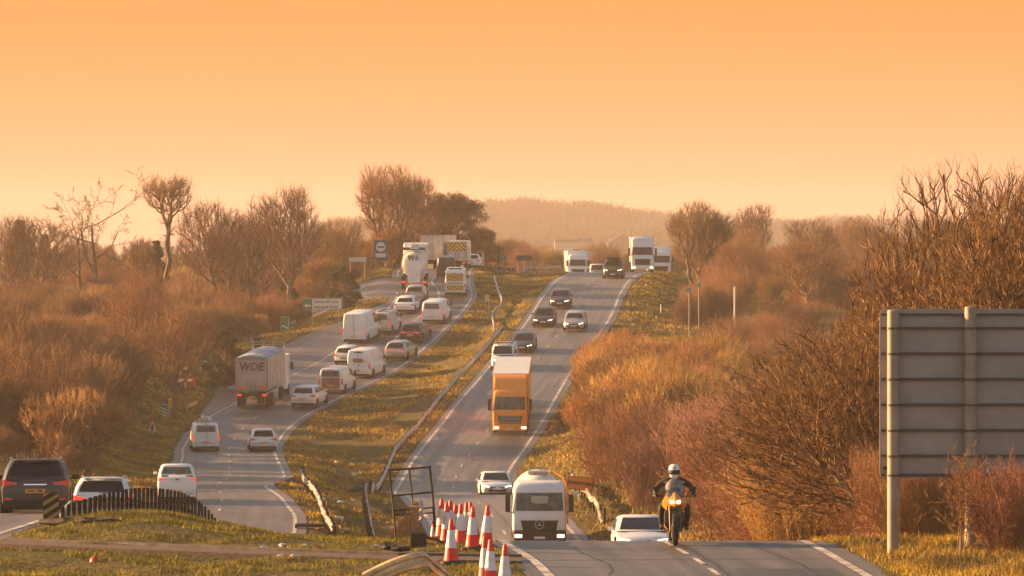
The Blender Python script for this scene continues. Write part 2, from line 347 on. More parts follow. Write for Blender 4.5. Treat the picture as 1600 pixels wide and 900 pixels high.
# slip lane that peels off to the left, and the side road it leads to
slip_x = tab((300, -22.9), (328, -23.2), (345, -23.0), (352, -23.3), (361, -22.4), (384, -19.9), (395, -17.6), (405, -14.9), (415, -12.6), (420, -11.6))
ribbon('slip_road', 332, 419, slip_x, lambda y: LLx(y) + .1, .012, M_asph_l, 1.5, 3, zf=lambda y: zL(y))
ribbon('side_road', 424, 447, lambda y: -60 + 0 * y, lambda y: LLx(y) + .1, .012, M_asph_l, 1.5, 30)
# make the ground under the slip and side road lie below them
me = g.data; co = np.empty(len(me.vertices) * 3); me.vertices.foreach_get('co', co); co = co.reshape(-1, 3)
yy = co[:, 1]; xx = co[:, 0]
k = (yy > 331) & (yy < 420) & (xx > slip_x(yy) - .2) & (xx < LRx(yy)); co[k, 2] = zL(yy[k]) - .12
k = (yy > 424) & (yy < 447) & (xx > -60) & (xx < LLx(yy) + .1); co[k, 2] -= .09
me.vertices.foreach_set('co', co.ravel()); me.update()

def line_poly(mb, pts, wd, dz, step=1.5):
    """painted line along (x, y) points lying on the surface"""
    xs = [p[0] for p in pts]; yy = [p[1] for p in pts]; f = pchip(yy, xs)
    n = max(2, int((yy[-1] - yy[0]) / step) + 1); q = np.linspace(yy[0], yy[-1], n); x = f(q)
    vs = []; fs = []
    for i in range(n):
        zz = float(np.where((x[i] < (LRx(q[i]) + RLx(q[i])) / 2), zL(q[i]), zR(q[i]))) + dz
        vs += [(x[i] - wd / 2, q[i], zz), (x[i] + wd / 2, q[i], zz)]
        if i: fs.append((2 * i - 2, 2 * i - 1, 2 * i + 1, 2 * i))
    mb.add(vs, fs, M_line)
def edge_line(name, f, off, y0, y1, wd=.2):
    mb = MB(); q = np.arange(y0, y1, 1.5); line_poly(mb, [(float(f(y)) + off, y) for y in q], wd, .012, 1.0)
    o = mb.build(name, M_line); o['kind'] = 'structure'
edge_line('road_edge_line', LLx, .25, 60, 430, .17); edge_line('road_edge_line', LRx, -.22, 60, 246, .17)
edge_line('road_edge_line', LRx, -.22, 258, 520, .17)
edge_line('road_edge_line', RLx, .1, 60, 520, .2); edge_line('road_edge_line', RRx, -.15, 60, 560, .2)
edge_line('road_edge_line', LLx, .25, 448, 520, .17)
for nm, fa, fb, y0, y1 in (('lane_dashes', LLx, LRx, 120, 352), ('lane_dashes', RLx, RRx, 70, 560)):
    mb = MB(); y = y0 + 3.0
    while y < y1:
        ln = 2.0 if nm and y < 420 else 2
        pts = [((float(fa(q)) + float(fb(q))) / 2 + (.2 if (fa is RLx and y < 100) else 0), q) for q in (y, y + ln * .5, y + ln)]
        line_poly(mb, pts, .12, .012, .7); y += 9.0 if fa is LLx else (9.0 if y > 110 else 3.2)
    o = mb.build(nm, M_line); o['kind'] = 'structure'
mb = MB(); line_poly(mb, [(-10.5, 388), (-9.2, 400), (-7.6, 414), (-6.9, 424), (-7.2, 432), (-7.9, 441), (-7.3, 455), (-7, 470)], .15, .013)
o = mb.build('lane_divider_line', M_line); o['kind'] = 'structure'
# footway that crosses the median, with its kerb
def strip(name, pts, wd, h, m, dz=0.0):
    mb = MB(); q = []
    for (x0, y0), (x1, y1) in zip(pts[:-1], pts[1:]):
        n = max(1, int(math.hypot(x1 - x0, y1 - y0) / .4))
        for i in range(n): q.append((x0 + (x1 - x0) * i / n, y0 + (y1 - y0) * i / n))
    q.append(pts[-1]); rings = []
    for x, y in q:
        z = float(zL(y) * .5 + zR(y) * .5) + dz + .03; rings.append([(x, y - wd / 2, z - .3), (x, y - wd / 2, z + h), (x, y + wd / 2, z + h), (x, y + wd / 2, z - .3)])
    mb.loft(rings, m); o = mb.build(name, m); o['kind'] = 'structure'; return o
strip('footway', [(-11.3, 99.0), (-8.0, 96.8), (-5, 95), (-2.4, 93.6), (.2, 93.0)], 1.15, .05, M_path)
strip('kerb', [(-11.3, 100.0), (-8.0, 97.8), (-5, 96), (-2.4, 94.6), (.2, 94.0)], .14, .09, M_kerb)

# dark sealed joints and cracks in the tarmac, and a band of newer surfacing at the dip
M_seal = mat('crack_sealant', (.022, .020, .020), .5)
mb = MB(); rg = random.Random(4)
def crack(pts, wd):
    vs = []; fs = []
    for i, (x, y) in enumerate(pts):
        z = float(zR(y)) + .008; vs += [(x - wd / 2, y, z), (x + wd / 2, y, z)]
        if i: fs.append((2 * i - 2, 2 * i - 1, 2 * i + 1, 2 * i))
    mb.add(vs, fs, M_seal)
mid = lambda y: float((RLx(y) + RRx(y)) / 2)
crack([(mid(y) + .42 + .05 * rg.uniform(-1, 1), y) for y in np.arange(66, 230, .8)], .035)
crack([(mid(y) - 1.9 + .12 * math.sin(y * .7) + .04 * rg.uniform(-1, 1), y) for y in np.arange(84, 99, .5)], .025)
crack([(mid(y) + 2.1 + .10 * math.sin(y * .5) + .04 * rg.uniform(-1, 1), y) for y in np.arange(82, 100, .5)], .025)
for y0 in (88.0, 93.4, 97.2): mb.add([(float(RLx(y0)) + .3, y0, float(zR(y0)) + .008), (float(RRx(y0)) - .3, y0 + .5, float(zR(y0 + .5)) + .008), (float(RRx(y0)) - .3, y0 + .56, float(zR(y0 + .56)) + .008), (float(RLx(y0)) + .3, y0 + .06, float(zR(y0 + .06)) + .008)], [(0, 1, 2, 3)], M_seal)
o = mb.build('road_cracks', M_seal); o['kind'] = 'structure'
M_patch = asphalt('asphalt_patch', (.225, .20, .185), (.15, .132, .122), (.19, .168, .155))
ribbon('road_patch', 196, 238, lambda y: RLx(y) - .3, lambda y: RRx(y) + .35, .004, M_patch, 1.5, 4, zf=zR)
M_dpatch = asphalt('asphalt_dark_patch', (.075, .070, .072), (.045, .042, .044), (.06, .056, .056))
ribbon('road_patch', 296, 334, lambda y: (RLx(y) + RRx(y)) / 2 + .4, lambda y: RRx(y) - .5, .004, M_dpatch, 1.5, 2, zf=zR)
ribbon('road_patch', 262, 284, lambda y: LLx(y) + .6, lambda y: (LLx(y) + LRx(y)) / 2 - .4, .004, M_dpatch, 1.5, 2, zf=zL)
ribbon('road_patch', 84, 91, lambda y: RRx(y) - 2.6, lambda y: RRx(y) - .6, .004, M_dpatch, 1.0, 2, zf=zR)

# ---------------------------------------------------------------- haze (air)
hz = MB(); hz.box((0, 1720, 15.0), (3200, 3560, 66))
hm = bpy.data.materials.new('haze_air'); hm.use_nodes = True; t = hm.node_tree; t.nodes.clear()
vo = t.nodes.new('ShaderNodeVolumePrincipled'); vo.inputs['Density'].default_value = HAZE; vo.inputs['Color'].default_value = (.98, .88, .80, 1); vo.inputs['Anisotropy'].default_value = .1
ot = t.nodes.new('ShaderNodeOutputMaterial'); t.links.new(vo.outputs[0], ot.inputs['Volume'])
h = hz.build('haze', hm); h['kind'] = 'stuff'
# ---------------------------------------------------------------- trees, bushes, grass
M_bark = mat('bark_grey_brown', (.17, .115, .075), .9, var=.35, scale=5, spec=.15, rnd=.12)
M_bark_near = mat('bark_pale_lichen', (.24, .19, .12), .9, var=.4, scale=4, spec=.15)
M_twig = mat('twigs_brown', (.23, .125, .060), .85, var=.3, scale=.6, spec=.15, rnd=.25)
M_twig_red = mat('twigs_russet', (.28, .145, .075), .85, var=.3, scale=.5, spec=.15, rnd=.22)
M_twig_gold = mat('twigs_golden', (.44, .25, .085), .85, var=.3, scale=.5, spec=.15, rnd=.2)
M_twig_purp = mat('twigs_purple_brown', (.25, .135, .10), .85, var=.25, scale=.5, spec=.15, rnd=.2)
M_twig_near = mat('twigs_near_brown', (.36, .20, .075), .75, spec=.25, col2=(.06, .034, .02), scale=4.5, detail=4)  # golden sun glints and dark shade among the twigs are mixed into the colour
M_ever = mat('evergreen_leaves', (.060, .066, .028), .8, var=.35, scale=1.2, spec=.2, rnd=.2)
M_rust_leaf = mat('dead_leaves', (.17, .085, .038), .85, var=.35, scale=.8, spec=.15, rnd=.15)

def seg_mesh(name, segs, sides, m, thick_sides=6, thr=.05):
    """segments (p0, p1, r0, r1) as tapered prisms, one mesh"""
    S = np.array(segs, float).reshape(-1, 8); V = []; Fs = []; off = 0
    for big, n in ((True, thick_sides), (False, sides)):
        q = S[(S[:, 6] >= thr) == big]
        if not len(q): continue
        p0, p1 = q[:, :3], q[:, 3:6]; d = p1 - p0; d /= np.maximum(np.linalg.norm(d, axis=1, keepdims=True), 1e-6)
        ref = np.where(np.abs(d[:, 2:3]) < .9, np.array([[0, 0, 1.]]), np.array([[1., 0, 0]]))
        u = np.cross(d, ref); u /= np.linalg.norm(u, axis=1, keepdims=True); v = np.cross(d, u)
        a = np.arange(n) * 2 * np.pi / n; ca, sa = np.cos(a), np.sin(a)
        ring = u[:, None] * ca[None, :, None] + v[:, None] * sa[None, :, None]
        A = p0[:, None] + ring * q[:, 6][:, None, None]; B = p1[:, None] + ring * q[:, 7][:, None, None]
        V.append(np.concatenate([A, B], 1).reshape(-1, 3))
        i = np.arange(n); j = (i + 1) % n; f = np.stack([i, j, j + n, i + n], 1)
        Fs.append((f[None] + (np.arange(len(q)) * 2 * n)[:, None, None]).reshape(-1, 4) + off); off += len(q) * 2 * n
    V = np.concatenate(V); Fs = np.concatenate(Fs)
    return raw_mesh(name, V, Fs, m)
def raw_mesh(name, V, Fs, m, smooth=True):
    me = bpy.data.meshes.new(name); me.vertices.add(len(V)); me.vertices.foreach_set('co', V.astype(np.float32).ravel())
    k = Fs.shape[1]; me.loops.add(Fs.size); me.loops.foreach_set('vertex_index', Fs.astype(np.int32).ravel())
    me.polygons.add(len(Fs)); me.polygons.foreach_set('loop_start', (np.arange(len(Fs)) * k).astype(np.int32)); me.polygons.foreach_set('loop_total', np.full(len(Fs), k, np.int32))
    me.update(calc_edges=True)
    if smooth: me.polygons.foreach_set('use_smooth', [True] * len(Fs))
    me.materials.append(m); return me
def seg_obj(name, segs, m, parent, sides=3, thick_sides=6, thr=.05):
    o = bpy.data.objects.new(name, seg_mesh(name, segs, sides, m, thick_sides, thr)); COL.objects.link(o); o.parent = parent; return o

def grow(rng, p, d, ln, r, lev, P, out):
    steps = P.get('steps', 4) if lev < P['levels'] - 1 else 3
    if lev == 0: steps = P.get('steps0', 6)
    sl_ = ln / steps; tip = P.get('tip', .35); pos = p; dr = d
    for s in range(steps):
        wv = P['wiggle'] * (1.0 if lev else .4)
        dr = (dr + Vector((rng.gauss(0, wv), rng.gauss(0, wv), rng.gauss(0, wv) + P['up'][min(lev, len(P['up']) - 1)]))).normalized()
        r0 = r * (1 - (1 - tip) * s / steps); r1 = r * (1 - (1 - tip) * (s + 1) / steps)
        q = pos + dr * sl_; out.append((*pos, *q, max(r0, P['rmin']), max(r1, P['rmin'] * .7))); pos = q
        if lev < P['levels'] - 1 and (s + 1) / steps >= (P['bare'] if lev == 0 else .25):
            nchild = P['kids'][lev]; k = int(nchild) + (rng.random() < nchild % 1)
            for _ in range(k):
                ax = dr.orthogonal(); ax.rotate(__import__('mathutils').Quaternion(dr, rng.uniform(0, 6.283)))
                a = R(rng.uniform(*P['angle'])); nd = dr * math.cos(a) + ax.normalized() * math.sin(a)
                f = P['shrink'][lev] * rng.uniform(.65, 1.15) * (1 - .35 * (s + 1) / steps * (lev > 0))
                grow(rng, pos, nd, ln * f, r1 * P.get('rk', .62), lev + 1, P, out)
TREES = {}
def tree_proto(key, seed, P, h, tr, twig_m, bark_m, stems=1, spread=0.0, lean=(0, 0), rthr=None, sides=3):
    rng = random.Random(seed); out = []
    for k in range(stems):
        a = rng.uniform(0, 6.28); sp = spread * rng.uniform(.4, 1)
        p = Vector((math.cos(a) * sp * .5, math.sin(a) * sp * .5, -.15)); d = Vector((math.cos(a) * sp * .35 + lean[0], math.sin(a) * sp * .35 + lean[1], 1)).normalized()
        grow(rng, p, d, h * P['trunk'] * rng.uniform(.85, 1.1), tr * (1 if stems == 1 else rng.uniform(.6, 1)), 0, P, out)
    zmax = np.quantile([s[5] for s in out], .995); k = h / zmax
    S = np.array(out); S[:, :6] *= k
    if not lean[0]:
        top = S[S[:, 5] > h * .55]; mx_, my_, mz_ = top[:, 3].mean(), top[:, 4].mean(), top[:, 5].mean()
        for a_ in (0, 3): S[:, a_] -= mx_ * np.clip(S[:, a_ + 2], 0, None) / mz_; S[:, a_ + 1] -= my_ * np.clip(S[:, a_ + 2], 0, None) / mz_
    thr = rthr if rthr else tr * .28
    TREES[key] = (S[S[:, 6] >= thr], S[S[:, 6] < thr], twig_m, bark_m, sides); return len(S)
PROTO = {}
def put_tree(key, x, y, label, group=None, s=1.0, rz=0.0, name='bare_tree', cat='tree', sz=1.0, tilt=None):
    loc = (x, y, G(x, y) - .05)
    if key not in PROTO:
        a, b, tm_, bm_, sides = TREES[key]
        t = thing(name, label, cat, loc, rz, group)
        seg_obj('trunk', a, bm_, t, 4, 7); seg_obj('crown', b, tm_, t, sides, 4, .04)
        t.scale = (s, s, s * sz); PROTO[key] = t
        if tilt: t.rotation_euler = (tilt[0], tilt[1], rz)
        return t
    t = copy_tree(PROTO[key], loc, rz, label, group, (s, s, s * sz)); t.name = name
    if not group and 'group' in t: del t['group']
    return t

def crown_tree(key, seed, h, lobes, npts, tr, twig_m, bark_m, z_fork=.25, bf=.45, twigs=4, tl=.8, twr=.0105, rmin=.015, stems=1, spread=0.0, rthr=None, up=.35, jit=.12):
    """points scattered in the crown are wired to the limbs by the shortest, least roundabout way, then tipped with fine twigs"""
    r = np.random.default_rng(seed); P = []
    L_ = np.array(lobes, float)                     # (x, y, z, rx, rz) as fractions of h
    wts = L_[:, 3] ** 2 * L_[:, 4]; wts /= wts.sum()
    k = r.choice(len(L_), npts, p=wts); d = r.normal(size=(npts, 3)); d /= np.linalg.norm(d, axis=1, keepdims=True); q = r.random((npts, 1)) ** .42
    pts = (L_[k, :3] + d * q * L_[k][:, [3, 3, 4]]) * h
    pts = pts[pts[:, 2] > h * .07]
    nodes = []; parent = []; plen = []
    for s in range(stems):
        a = 2 * np.pi * s / stems + r.random(); b = np.array([np.cos(a), np.sin(a), 0]) * spread * (stems > 1)
        t0 = len(nodes); m = 5
        for i in range(m + 1):
            f = i / m; p = b * (.25 + .75 * f) * h * .12 + np.array([0, 0, -.15 + f * h * z_fork]) + r.normal(0, .02 * h * .3, 3) * (i > 0) * np.array([1, 1, 0])
            nodes.append(p); parent.append(t0 + i - 1 if i else -1); plen.append(f * h * z_fork * .3)
    top = np.array(nodes[0]); ctr = np.array([0, 0, h * z_fork]); order = np.argsort(np.linalg.norm(pts - ctr, axis=1))
    N0 = len(nodes); A = np.zeros((N0 + len(pts), 3)); PL = np.full(N0 + len(pts), 1e9); A[:N0] = nodes; PL[:N0] = plen
    for i in range(0, N0):
        if i % 6 < 3 and z_fork > .12: PL[i] = 1e9
    n = N0
    for j in order:
        p = pts[j]; v = p - A[:n]; dist = np.linalg.norm(v, axis=1)
        c = dist * (1 + .8 * np.clip(-v[:, 2] / (dist + 1e-6), 0, 1)) + bf * PL[:n]; b = int(np.argmin(c))
        A[n] = p; parent.append(b); PL[n] = (PL[b] if PL[b] < 1e8 else 0) + dist[b]; n += 1
    par = np.array(parent); w_ = np.ones(n) * 0; kids = np.bincount(par[par >= 0], minlength=n); w_[kids == 0] = 1
    for i in range(n - 1, -1, -1):
        if par[i] >= 0: w_[par[i]] += w_[i] * 1.0
    rad = w_ ** .46; rad = rmin + (tr - rmin) * (rad / rad.max()) ** 1.05
    # relax the limbs so they bend smoothly
    B = A[:n].copy()
    for it in range(2):
        C = B.copy(); has = par >= 0; acc = np.zeros_like(B); cnt = np.zeros(n); np.add.at(acc, par[has], B[has] * w_[has][:, None]); np.add.at(cnt, par[has], w_[has])
        ok = has & (cnt > 0) & (np.arange(n) >= N0); C[ok] = .5 * B[ok] + .25 * B[par[ok]] + .25 * acc[ok] / cnt[ok][:, None]; B = C
    segs = []
    for i in range(n):
        if par[i] < 0: continue
        p0, p1 = B[par[i]], B[i]; ln = np.linalg.norm(p1 - p0); r1 = rad[i]; r0 = min(rad[par[i]], r1 * 1.35)
        if ln > h * .05:
            m = (p0 + p1) / 2 + r.normal(0, ln * jit * .6, 3); segs.append((*p0, *m, r0, (r0 + r1) / 2)); segs.append((*m, *p1, (r0 + r1) / 2, r1))
        else: segs.append((*p0, *p1, r0, r1))
    lim = np.quantile(w_, .80); cz = h * z_fork
    for i in range(N0, n):
        if w_[i] > lim: continue
        out = B[i] - B[par[i]]; out /= np.linalg.norm(out) + 1e-6; rad_ = B[i] - np.array([0, 0, cz]); rad_ /= np.linalg.norm(rad_) + 1e-6
        for t in range(twigs):
            d_ = out * .5 + rad_ * .5 + r.normal(0, .55, 3) + np.array([0, 0, up]); d_ /= np.linalg.norm(d_); l_ = tl * r.uniform(.4, 1.2); base = B[i] + (B[par[i]] - B[i]) * r.random() * .8
            m = base + d_ * l_ * .5; e = m + (d_ + r.normal(0, .25, 3) + np.array([0, 0, up * .5])) * l_ * .5; segs.append((*base, *m, twr, twr * .8)); segs.append((*m, *e, twr * .8, twr * .45))
            if r.random() < .6: e2 = m + (d_ + r.normal(0, .6, 3)) * l_ * .35; segs.append((*m, *e2, twr * .7, twr * .4))
    S = np.array(segs); thr = rthr if rthr else tr * .25
    TREES[key] = (S[S[:, 6] >= thr], S[S[:, 6] < thr], twig_m, bark_m, 3); return len(S)
def lobes(seed, n, zc, rx, rz, sub=.5, off=.62):
    r = random.Random(seed); o = [(0, 0, zc, rx * .75, rz * .8)]
    for k in range(n):
        a = 6.283 * k / n + r.uniform(-.4, .4); t = r.uniform(-.55, .75); c = math.sqrt(max(.1, 1 - t * t)); q = sub * r.uniform(.7, 1.15)
        o.append((math.cos(a) * rx * off * c, math.sin(a) * rx * off * c, zc + rz * t * .62, rx * q, rz * q))
    return o
BROAD = dict(levels=6, steps=4, steps0=5, wiggle=.13, up=[.02, .04, .05, .05, .04], kids=[2.0, 1.4, 1.2, 1.15, 1.1], bare=.35, angle=(22, 58), shrink=[.9, .76, .72, .70, .66], trunk=.5, rmin=.023, rk=.62)
VASE = dict(levels=6, steps=4, steps0=6, wiggle=.11, up=[.03, .07, .08, .08, .06], kids=[1.7, 1.4, 1.2, 1.15, 1.1], bare=.25, angle=(18, 48), shrink=[.72, .72, .70, .68, .66], trunk=.62, rmin=.023, rk=.60)
SNAG = dict(levels=5, steps=4, steps0=6, wiggle=.2, up=[.02, .10, .10, .06], kids=[1.3, 1.2, 1.2, 1.5], bare=.35, angle=(25, 60), shrink=[.62, .6, .55, .5], trunk=.62, rmin=.02, rk=.6)
n1 = crown_tree('broad_a', 11, 13, lobes(1, 9, .57, .38, .39, .36, .70), 1500, .30, M_twig, M_bark, .20)
n2 = crown_tree('broad_b', 23, 13, lobes(2, 8, .56, .42, .40, .36, .70), 1500, .28, M_twig, M_bark, .16)
crown_tree('round_a', 71, 12, lobes(3, 9, .55, .38, .42, .36, .68), 1900, .26, M_twig, M_bark, .16, bf=.5, stems=3, spread=.8)
n3 = crown_tree('vase_a', 5, 14, lobes(4, 8, .60, .28, .38, .38, .72), 1400, .26, M_twig, M_bark, .20, stems=2, spread=.9)
n4 = crown_tree('vase_b', 8, 13, lobes(5, 7, .60, .27, .38, .36, .75), 1150, .24, M_twig, M_bark, .24)
crown_tree('top_a', 9, 13, [(0, 0, .84, .17, .12), (.12, 0, .9, .1, .08), (-.13, 0, .88, .1, .09), (0, 0, .6, .06, .2)], 500, .22, M_twig, M_bark, .6)
n5 = tree_proto('snag_a', 31, SNAG, 14, .26, M_bark, M_bark)
n6 = tree_proto('snag_b', 37, SNAG, 14, .26, M_bark, M_bark)

# thicket bushes: many stems rising from one root
def bush_proto(key, seed, h, rad, stems, kids, m, lean=.5, wig=.14, r=.022, up=.1):
    rng = random.Random(seed); out = []
    for k in range(stems):
        a = rng.uniform(0, 6.283); q = math.sqrt(rng.random()) * rad * .55; b = a + rng.uniform(-.5, .5)
        d = Vector((math.cos(b) * q / rad * lean * 1.8, math.sin(b) * q / rad * lean * 1.8, 1)).normalized()
        P = dict(levels=3, steps=4, steps0=6, wiggle=wig, up=[.02, up, up], kids=[kids, 1.2], bare=.15, angle=(18, 55), shrink=[.34, .45], trunk=1, rmin=min(.011, r * .5), rk=.62, tip=.3)
        grow(rng, Vector((math.cos(a) * q, math.sin(a) * q, -.1)), d, h * rng.uniform(.75, 1.1) * (1 - .3 * (q / rad) ** 2), r * rng.uniform(.7, 1.3), 0, P, out)
    S = np.array(out); TREES[key] = (S[S[:, 6] >= r * .8], S[S[:, 6] < r * .8], m, M_bark, 3); return len(S)
b1 = bush_proto('bush_a', 1, 4.2, 2.6, 60, 3.2, M_twig_red)
b2 = bush_proto('bush_b', 2, 4.0, 2.6, 60, 3.2, M_twig)
b3 = bush_proto('bush_c', 3, 4.4, 2.8, 60, 3.4, M_twig_gold, up=.05)
b4 = bush_proto('bush_d', 4, 3.6, 2.4, 70, 3.0, M_twig_purp, lean=.3, up=.16)
open('/tmp/segs.txt','w').write(repr((n1, n2, n3, n4, n5, n6, b1, b2, b3, b4)))
crown_tree('haw_gold', 301, 5.6, lobes(11, 7, .50, .50, .46, .5), 1500, .11, M_twig_gold, M_bark, .10, stems=4, spread=1.0, tl=.5, twr=.013, rmin=.014)
crown_tree('haw_gold2', 303, 5.2, lobes(12, 7, .50, .52, .46, .5), 1400, .11, mat('twigs_tan', (.33, .19, .075), .85, var=.4, scale=.8, spec=.15, rnd=.2), M_bark, .10, stems=4, spread=1.0, tl=.5, twr=.013, rmin=.014)
crown_tree('haw_rust', 305, 4.8, lobes(13, 7, .50, .52, .46, .5), 1300, .10, M_twig, M_bark, .10, stems=4, spread=1.0, tl=.5, twr=.013, rmin=.014)
def put_bush(key, x, y, label, group, s=1.0, rz=0.0, sz=1.0, name=None, dz=0.0):
    name = name or ('hawthorn_bush' if key.startswith('haw') else 'scrub_bush' if key == 'bush_d' else 'bare_bush')
    t = put_tree(key, x, y, label, group, s, rz, name, 'bush', sz); t.location.z += dz; return t

# leafy clumps (evergreens, dead-leaf oak, ivy): many leaf-sized faces
def leaf_mesh(name, seed, clumps, per, size, m):
    rng = np.random.default_rng(seed); V = []
    for (cx_, cy_, cz_, rx, rz_) in clumps:
        d = rng.normal(size=(per, 3)); d /= np.linalg.norm(d, axis=1, keepdims=True); rr_ = rng.random((per, 1)) ** .45
        c = np.array([cx_, cy_, cz_]) + d * rr_ * np.array([rx, rx, rz_]) * (1 + .25 * rng.normal(size=(per, 1)) * .5)
        u = rng.normal(size=(per, 3)); u /= np.linalg.norm(u, axis=1, keepdims=True); v = np.cross(u, rng.normal(size=(per, 3))); v /= np.linalg.norm(v, axis=1, keepdims=True)
        s = size * rng.uniform(.5, 1.3, (per, 1)); V.append(np.stack([c - u * s, c + v * s * .55, c + u * s, c - v * s * .55], 1))
    V = np.concatenate(V).reshape(-1, 3); return raw_mesh(name, V, np.arange(len(V)).reshape(-1, 4), m, False)
def leafy_proto(key, seed, h, rx, nclump, per, size, m, z0=.25, flat=1.0, trunk_r=.25, name='evergreen_tree', cat='tree', conic=False):
    rng = random.Random(seed); cl = []; seg = [(0, 0, -.2, 0, 0, h * .8, trunk_r, trunk_r * .4)]
    for k in range(nclump):
        t = rng.random(); a = rng.uniform(0, 6.28); zz = h * (z0 + (1 - z0) * t * .93)
        env = (1 - t * .96) if conic else math.sqrt(max(.05, 1 - ((t - .42) / .62) ** 2))
        q = rx * env * rng.uniform(.35, 1.0); cx_, cy_ = math.cos(a) * q, math.sin(a) * q
        s_ = rx * (.16 + .16 * rng.random()) * (.6 if conic else 1); cl.append((cx_, cy_, zz, s_, s_ * (.55 if conic else .75) * flat))
        seg.append((0, 0, max(.3, zz - h * .22), cx_ * .9, cy_ * .9, zz, trunk_r * .3, .03))
    t = thing(name, 'x', cat); seg_obj('trunk', seg, M_bark, t, 5, 7)
    o = bpy.data.objects.new('crown', leaf_mesh('crown', seed, cl, per, size, m)); COL.objects.link(o); o.parent = t
    PROTO[key] = t; t['fresh'] = 1; return t
def put_leafy(key, x, y, label, group=None, s=1.0, rz=0.0, sz=1.0, name='evergreen_tree', cat='tree'):
    p = PROTO[key]; loc = (x, y, G(x, y) - .05)
    if p.get('fresh'):
        del p['fresh']; p.location = loc; p.rotation_euler = (0, 0, rz); p.scale = (s, s, s * sz); tag(p, label, cat, group); p.name = name; return p
    t = copy_tree(p, loc, rz, label, group, (s, s, s * sz)); t['category'] = cat; t.name = name
    if not group and 'group' in t: del t['group']
    return t
leafy_proto('oak_dead', 77, 11, 5.0, 90, 420, .12, M_rust_leaf, z0=.2)
leafy_proto('conifer', 78, 13, 3.4, 170, 300, .13, M_ever, z0=.08, conic=True)
leafy_proto('ivy', 79, 5.5, 2.0, 60, 380, .09, M_ever, z0=.02, name='ivy_bush')

rng = random.Random(2024)
# --- notable trees on the skyline: (key, px, d, scale, rz, label)
sky_trees = [
 ('vase_b', 20, 430, .80, .3, 'bare tree at the far left edge of the photo behind the thicket'),
 ('broad_b', 62, 440, .78, 1.9, 'round bare tree second from the left edge on the skyline'),
 ('snag_a', 128, 450, .88, 1.2, 'bare crooked tree with sparse upright limbs, left of the tall single bare spire'),
 ('snag_b', 158, 440, .95, 4.0, 'bare tree with one long dead spire reaching above the left skyline'),
 ('top_a', 262, 445, .98, 5.5, 'small-topped bare tree on a slim trunk standing high above the left thicket'),
 ('vase_a', 325, 440, .83, .6, 'twin-stemmed bare tree left of the broad bare tree on the skyline'),
 ('round_a', 375, 450, .86, 3.0, 'bare tree between the twin-stemmed tree and the dark-trunked one'),
 ('vase_b', 452, 430, .98, 2.2, 'dark-trunked bare tree with ivy at its foot above the direction sign'),
 ('broad_b', 500, 470, .62, 5.2, 'low bare tree right of the dark-trunked one'),
 ('round_a', 610, 480, 1.0, 1.0, 'tallest bare tree on the skyline, behind the blue services sign'),
 ('vase_b', 655, 485, .80, 2.0, 'tall bare tree just right of the tallest one behind the tanker lorry'),
 ('broad_a', 530, 475, .60, 1.0, 'low bare tree left of the blue services sign'),
 ('broad_b', 412, 460, .74, 4.1, 'bare tree just left of the dark-trunked one on the skyline'),
 ('vase_b', 222, 455, .60, 2.7, 'small bare tree left of the tall slim-trunked one'),
 ('round_a', 1090, 455, .80, 2.8, 'round-crowned bare tree standing alone beyond the far white lorry'),
 ('vase_b', 1180, 520, .72, 1.3, 'hazy bare tree right of the round-crowned one'),
 ('broad_b', 1160, 420, .50, 2.2, 'thin bare tree rising from the scrub by the white marker post'),
 ('broad_b', 1262, 400, .62, 3.6, 'bare tree in the haze left of the big near thicket'),
 ('broad_a', 215, 345, .62, 5.0, 'wide-spreading bare tree rising out of the left thicket'),
 ('broad_b', 272, 330, .70, 1.1, 'leaning bare tree in the left thicket beside the dark ivy bush'),
]
for key, px, d, s, rz, lab in sky_trees:
    put_tree(key, PX(px, d), d, lab, None, s * (1.14 if d > 415 and px < 560 else 1.06), rz)
for px, d, s, lab in ((30, 470, .78, 'dark pointed conifer at the left edge of the skyline'), (70, 475, .66, 'dark conifer beside the bare trees on the far left'), (245, 460, .62, 'ragged dark conifer top left of the tall slim bare tree')):
    put_leafy('conifer', PX(px, d), d, lab, None, s, px * .1)
put_leafy('oak_dead', PX(705, 500), 500, 'broad dark brown tree in dead leaf right of the tallest bare tree', None, .86, .3, .9, 'leafy_tree')
put_leafy('oak_dead', PX(758, 530), 530, 'small dark brown tree at the right foot of the broad leafy one', None, .42, 2.3, 1, 'leafy_tree')
put_leafy('ivy', PX(352, 352), 352, 'dark green ivy-covered bush above the countdown marker sign', None, .85, .3, 1, 'ivy_bush', 'bush')
put_leafy('ivy', PX(538, 418), 418, 'dark bush behind the right end of the direction sign', None, .8, 1.3, 1, 'ivy_bush', 'bush')
put_leafy('ivy', PX(450, 432), 432, 'ivy growing round the foot of the dark-trunked bare tree', None, .6, 2.3, 1.2, 'ivy_bush', 'bush')
# background trees that nothing tells apart
for k in range(24):
    px = rng.uniform(-20, 700); d = rng.uniform(495, 640)
    put_tree(rng.choice(['broad_a', 'broad_b', 'vase_a', 'vase_b']), PX(px, d), d, 'bare tree in the hazy row behind the left skyline trees', 'hazy background trees on the left', rng.uniform(.4, .6), rng.uniform(0, 6))
for k in range(20):
    px = rng.uniform(1090, 1620); d = rng.uniform(480, 640)
    put_tree(rng.choice(['broad_a', 'broad_b', 'vase_a', 'vase_b']), PX(px, d), d, 'bare tree in the hazy row behind the right skyline trees', 'hazy background trees on the right', rng.uniform(.45, .68), rng.uniform(0, 6))
